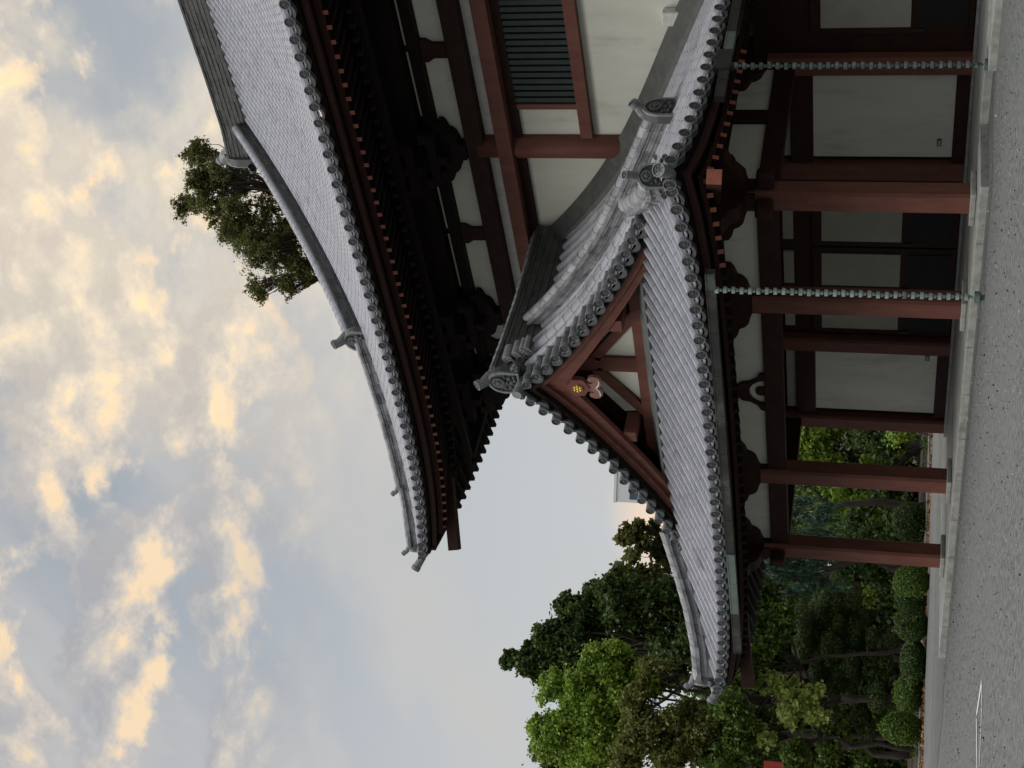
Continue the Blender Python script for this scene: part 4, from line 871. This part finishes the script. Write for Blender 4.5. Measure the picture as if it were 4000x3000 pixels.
    for x, y, wd_, n in [(1630, 1205, 12, 500), (1660, 1215, 18, 900), (1690, 1240, 20, 1300), (1690, 1200, 18, 1200), (1720, 1275, 18, 1300), (1720, 1225, 20, 1400), (1750, 1250, 18, 1200), (1760, 1205, 18, 1100), (1730, 1170, 20, 1200), (1760, 1130, 20, 1200), (1720, 1110, 18, 1100), (1780, 1165, 18, 900), (1740, 1085, 16, 900), (1705, 1150, 18, 900), (1790, 1100, 16, 800), (1790, 1270, 14, 700)]:
        c = at(x, y, D); limb(tb, topp + (c - topp) * .2, c + V3(0, 0, .6), .05, .02, 4)
        for k in range(5): leaves(lst, c + rng.normal(size=3) * wd_ * s * .7, (wd_ * s * .35, wd_ * s * .35, wd_ * s * 1.1), n // 5, .34, .2, .1, 2.5, .16, rng.normal(0, .15))
    tb.a = [.5] * len(tb.f); o = tb.build('trunk', M_bark, None, smooth=True, loc=tuple(base)); o.parent = t; o.location = (0, 0, 0); leaf_mesh('crown', lst, L_blue, t, tuple(base))
    # cloud-pruned pine in the middle of the garden
    D = 70; s = S(D)
    base = gr(1980, 1450, D); t = thing('pruned_pine', 'wide dark cloud-pruned pine behind the round shrubs', 'tree', tuple(base)); lst = []; tb = MB(); fk = base + V3(0, 0, 1.2)
    limb(tb, base, fk, .22, .17)
    for x, y, rx, rz, n, dd in [(1755, 1340, 62, 34, 5200, 1), (1790, 1400, 50, 30, 4000, .5), (1740, 1400, 40, 26, 2600, 1), (1830, 1450, 60, 36, 5200, 0), (1870, 1520, 62, 42, 5600, 0), (1790, 1480, 46, 34, 3600, .5), (1900, 1440, 52, 40, 4200, 0), (1920, 1500, 50, 40, 3600, -.3), (1840, 1330, 46, 30, 3000, .5), (1850, 1380, 46, 30, 3000, .3), (1810, 1300, 50, 30, 3000, 1)]:
        c = at(x, y, D + dd); limb(tb, fk + V3(0, 0, rng.uniform(-.4, 1.6)), c - V3(0, 0, .3), .05, .02, 5); 
        for _ in range(9):
            o_ = rng.normal(size=3) * V3(rx, rx, rz) * s * .42; leaves(lst, c + o_, (rx * s * .5, rx * s * .5, rz * s * .45), n // 5, .13, .80, .8, 0, .4, rng.normal(0, .10))
    tb.a = [.5] * len(tb.f); o = tb.build('trunk', M_bark, None, smooth=True, loc=tuple(base)); o.parent = t; o.location = (0, 0, 0); leaf_mesh('crown', lst, leafmat('leaf_pine', (.024, .050, .012), (.10, .16, .035), .2), t, tuple(base))
    # bare trunks
    for lab, x0, y0, x1, y1, D, r0 in (('thick leaning tree trunk at the left edge behind the large round shrub', 1975, 1590, 1660, 1592, 71, .30), ('straight dark tree trunk in front of the pale yellow green tree', 1985, 1465, 1640, 1462, 80, .24), ('slim dark tree trunk seen between the two left pillars', 1975, 1095, 1795, 1092, 78, .22)):
        b0 = gr(x0, y0, D); t = thing('tree_trunk', lab, 'tree', tuple(b0)); tb = MB(); e = at(x1, y1, D); mid_ = (b0 + e) / 2 + V3(.25, .1, 0)
        tb.tube([b0, b0 + V3(0, 0, .5), mid_, e], [r0 * 1.4, r0, r0 * .85, r0 * .7], 10)
        tl = []
        for k in range(5):
            q_ = e + V3(*(rng.normal(size=3) * (1.2, 1.2, .5))) + V3(0, 0, 1.2); limb(tb, e, q_, r0 * .5, .05, 4); leaves(tl, q_, (.9, .9, .7), 500, .24, .3)
        tb.a = [.5] * len(tb.f); o = tb.build('trunk', M_bark, None, smooth=True, loc=tuple(b0)); o.parent = t; o.location = (0, 0, 0); leaf_mesh('crown', tl, L_dark, t, tuple(b0))
    # clipped shrubs
    D = 65; s = S(D)
    for lab, x, y, rx, rz, dd in (('largest clipped dome shrub, below the leaning trunk', 1983, 1577, 33, 43, 0), ('clipped dome shrub just left of the leftmost pillar', 1983, 1255, 32, 36, 0), ('low clipped dome shrub between the pillar shrub and the pruned pine', 1983, 1350, 36, 33, 0), ('small clipped ball shrub set higher behind the pillar shrub', 1940, 1300, 26, 34, 2.5), ('darker clipped mound filling the gap under the pruned pine', 1985, 1430, 46, 26, .5), ('low clipped mound beside the largest dome shrub', 1985, 1500, 40, 30, 1.5), ('clipped mound seen under the porch roof between the pillars', 1985, 1130, 46, 40, 6)):
        bush(lab, gr(x, y, D + dd), rx * s, rz * s, L_mid if 'largest' in lab or 'just left' in lab else L_dark, 7000)
    # young bright plants in shade
    for lab, x, y, n in (('bright leafy young plant seen under the beam by the back wall corner', 1935, 940, 700), ('bright leafy young plant behind the small ball shrub', 1870, 1290, 420)):
        b0 = gr(1985, y, 72); t = thing('young_plant', lab, 'plant', tuple(b0)); ls = []; c = at(x, y, 72); leaves(ls, c, (.5, .5, .45), n, .2, .3); tb = MB(); limb(tb, b0, c, .03, .01, 4); o = tb.build('stem', M_bark, None, loc=tuple(b0)); o.parent = t; o.location = (0, 0, 0); leaf_mesh('foliage', ls, L_bright, t, tuple(b0))
    # fallen leaves and low edging plants along the garden border
    ls = []; edge = [(-26.9, -6), (-26.6, 3), (-27.2, 12), (-24, 24), (-20, 34)]
    E_ = resample([(a, b, 0) for a, b in edge], .05)
    N_ = 9000; idx = rng.integers(0, len(E_), N_); pp = np.array(E_)[idx] + np.stack([rng.normal(-.35, .55, N_), rng.normal(0, .1, N_), np.full(N_, .035)], 1)
    tt = rng.normal(size=(N_, 3)); tt[:, 2] *= .35; tt /= np.linalg.norm(tt, axis=1)[:, None]; bb_ = np.cross(tt, [0, 0, 1.0]) + rng.normal(size=(N_, 3)) * .25; sz_ = rng.uniform(.06, .16, N_)[:, None]
    ls.append((np.stack([pp - tt * sz_, pp + bb_ * sz_ * .6, pp + tt * sz_, pp - bb_ * sz_ * .6], 1), rng.random(N_)))
    o = leaf_mesh('fallen_leaves', ls, leafmat('leaf_fallen', (.15, .06, .025), (.42, .23, .085), .1)); o['kind'] = 'stuff'
    ls = []; N_ = 15000; pp = np.stack([rng.uniform(-8, 24, N_), rng.uniform(-18, -1.9, N_), np.full(N_, .006)], 1); sz_ = rng.gamma(2.0, .0042, N_)[:, None]; aa_ = rng.uniform(0, 6.28, N_); tt = np.stack([np.cos(aa_), np.sin(aa_), rng.uniform(.1, .9, N_)], 1); bb_ = np.stack([-np.sin(aa_), np.cos(aa_), rng.uniform(-.3, .9, N_)], 1)
    ls.append((np.stack([pp - tt * sz_, pp + bb_ * sz_, pp + tt * sz_, pp - bb_ * sz_ * .8], 1), rng.random(N_)))
    o = leaf_mesh('loose_grit', ls, leafmat('grit', (.085, .09, .086), (.27, .28, .265), .0)); o['kind'] = 'stuff'
    ls = []; N_ = 260; pp = np.stack([rng.uniform(-9, 12, N_), rng.normal(-1.75, .3, N_), np.full(N_, .03)], 1); tt = rng.normal(size=(N_, 3)); tt[:, 2] *= .3; tt /= np.linalg.norm(tt, axis=1)[:, None]; bb_ = np.cross(tt, [0, 0, 1.0]); sz_ = rng.uniform(.015, .04, N_)[:, None]
    ls.append((np.stack([pp - tt * sz_, pp + bb_ * sz_ * .6, pp + tt * sz_, pp - bb_ * sz_ * .6], 1), rng.random(N_)))
    o = leaf_mesh('blown_leaves', ls, leafmat('leaf_dry', (.3, .26, .18), (.55, .50, .40), .1)); o['kind'] = 'stuff'
    ls = []; N_ = 2600; idx = rng.integers(0, len(E_), N_); pp = np.array(E_)[idx] + np.stack([-rng.gamma(2.0, .8, N_) - .5, rng.normal(0, .2, N_), rng.uniform(.03, .35, N_)], 1)
    for k in range(0, N_, 20): leaves(ls, pp[k], (.3, .3, .2), 40, .12, .2)
    o = leaf_mesh('ground_cover', ls, L_dark); o['kind'] = 'stuff'
    mb = MB(); EE = resample([(a, b, 0) for a, b in edge], .7)
    for p, q_ in zip(EE[:-1], EE[1:]): mb.bar(p + V3(-.9, 0, .05), q_ + V3(-.905, 0, .05), .16, .2 + rng.uniform(-.03, .03), a=float(rng.random()))
    tag(mb.build('garden_edging', M_stone, bevel=.03), 'low rough stone edging along the garden border behind the fallen leaves', 'edging')
    # the wood behind the garden, one mass
    ls = []; D = 100; s = S(D)
    for k in range(980):
        y = rng.uniform(880, 1960); x = rng.uniform(1560, 1975) if y > 1190 else rng.uniform(1700, 1975)
        leaves(ls, at(x, y, D + rng.uniform(0, 14)), (1.5, 1.5, 1.2), 170, .42, .5, .3, 0, .6, rng.normal(-.1, .18))
    o = leaf_mesh('background_wood', ls, L_dark); o['kind'] = 'stuff'
    # red things at the left edge
    b0 = gr(1985, 1662, 74); b0 = at(1680, 1646, 74); b0[2] = 0; t = thing('red_banner', 'red banner on a pole at the far left edge of the garden', 'banner', tuple(b0)); p0 = at(1650, 1646, 74) - b0; p1 = at(1712, 1646, 74) - b0; t.rotation_euler = (0, 0, rad(43.5))
    mb = MB(); mb.box(-1.5, 0, -.03, .03, p1[2], p0[2]); mb.build('cloth', M_redlamp, t); mb = MB(); mb.tube([(-1.55, 0, 0), (-1.55, 0, p0[2] + .3)], .05, 10); mb.build('pole', M_bark, t)
    # far buildings
    D = 300; s = S(D)
    b0 = gr(1985, 1000, D); t = thing('office_block', 'pale grey distant office block peeping over the left roof slope', 'building', tuple(b0)); h = at(1341, 1060, D)[2]; xr = np.linalg.norm(at(1400, 1078, D)[:2] - b0[:2])
    mb = MB(); mb.box(-xr, 9, -8, 8, 0, h); ob = mb.build('wall', M_block, t); t.rotation_euler = (0, 0, rad(43.5))
    mb = MB()
    for i in range(9):
        mb.box(-xr + .6, 8.6, -8.05, -8.01, h - 5.2 - i * 4.4, h - 3.0 - i * 4.4)
        mb2 = None
    mb.box(-xr - .03, -xr + .05, -7, 7, h - 1.2, h - .9); mb.build('window', M_glass, t)
    mb = MB(); mb.box(-xr - .15, 9.15, -8.15, 8.15, h - .4, h + .1); mb.build('parapet', M_block, t)
    b0 = gr(1985, 955, D); mh = at(1254, 967, D)[2]; mb = MB(); mb.tube([(0, 0, 0), (0, 0, mh)], [.5, .16], 8); t2 = thing('antenna_mast', 'thin distant mast with a red lamp above the left roof slope', 'mast', tuple(gr(1985, 967, D))); mb.build('pole', M_gutter, t2); mb = MB(); mb.lathe((0, 0, mh - 2.2), (0, 0, 1), [(.05, 0), (.75, .3), (.75, 1.2), (.05, 1.5)], 10); mb.build('warning_lamp', M_redlamp, t2)
    D = 200; b0 = gr(1985, 1345, D); h = at(1466, 1330, D)[2]; t = thing('white_house', 'white distant house glimpsed under the backlit tree behind the roof corner', 'building', tuple(b0)); mb = MB(); mb.box(-5, 2.2, -4, 4, 0, h - .6); mb.build('wall', M_block, t); mb = MB(); mb.box(-5.3, 2.5, -4.3, 4.3, h - .6, h); mb.build('roof', M_block, t); t.rotation_euler = (0, 0, rad(43.5)); mb = MB(); mb.box(-4, -2, -4.06, -4.005, h - 4, h - 2); mb.build('window', M_glass, t)
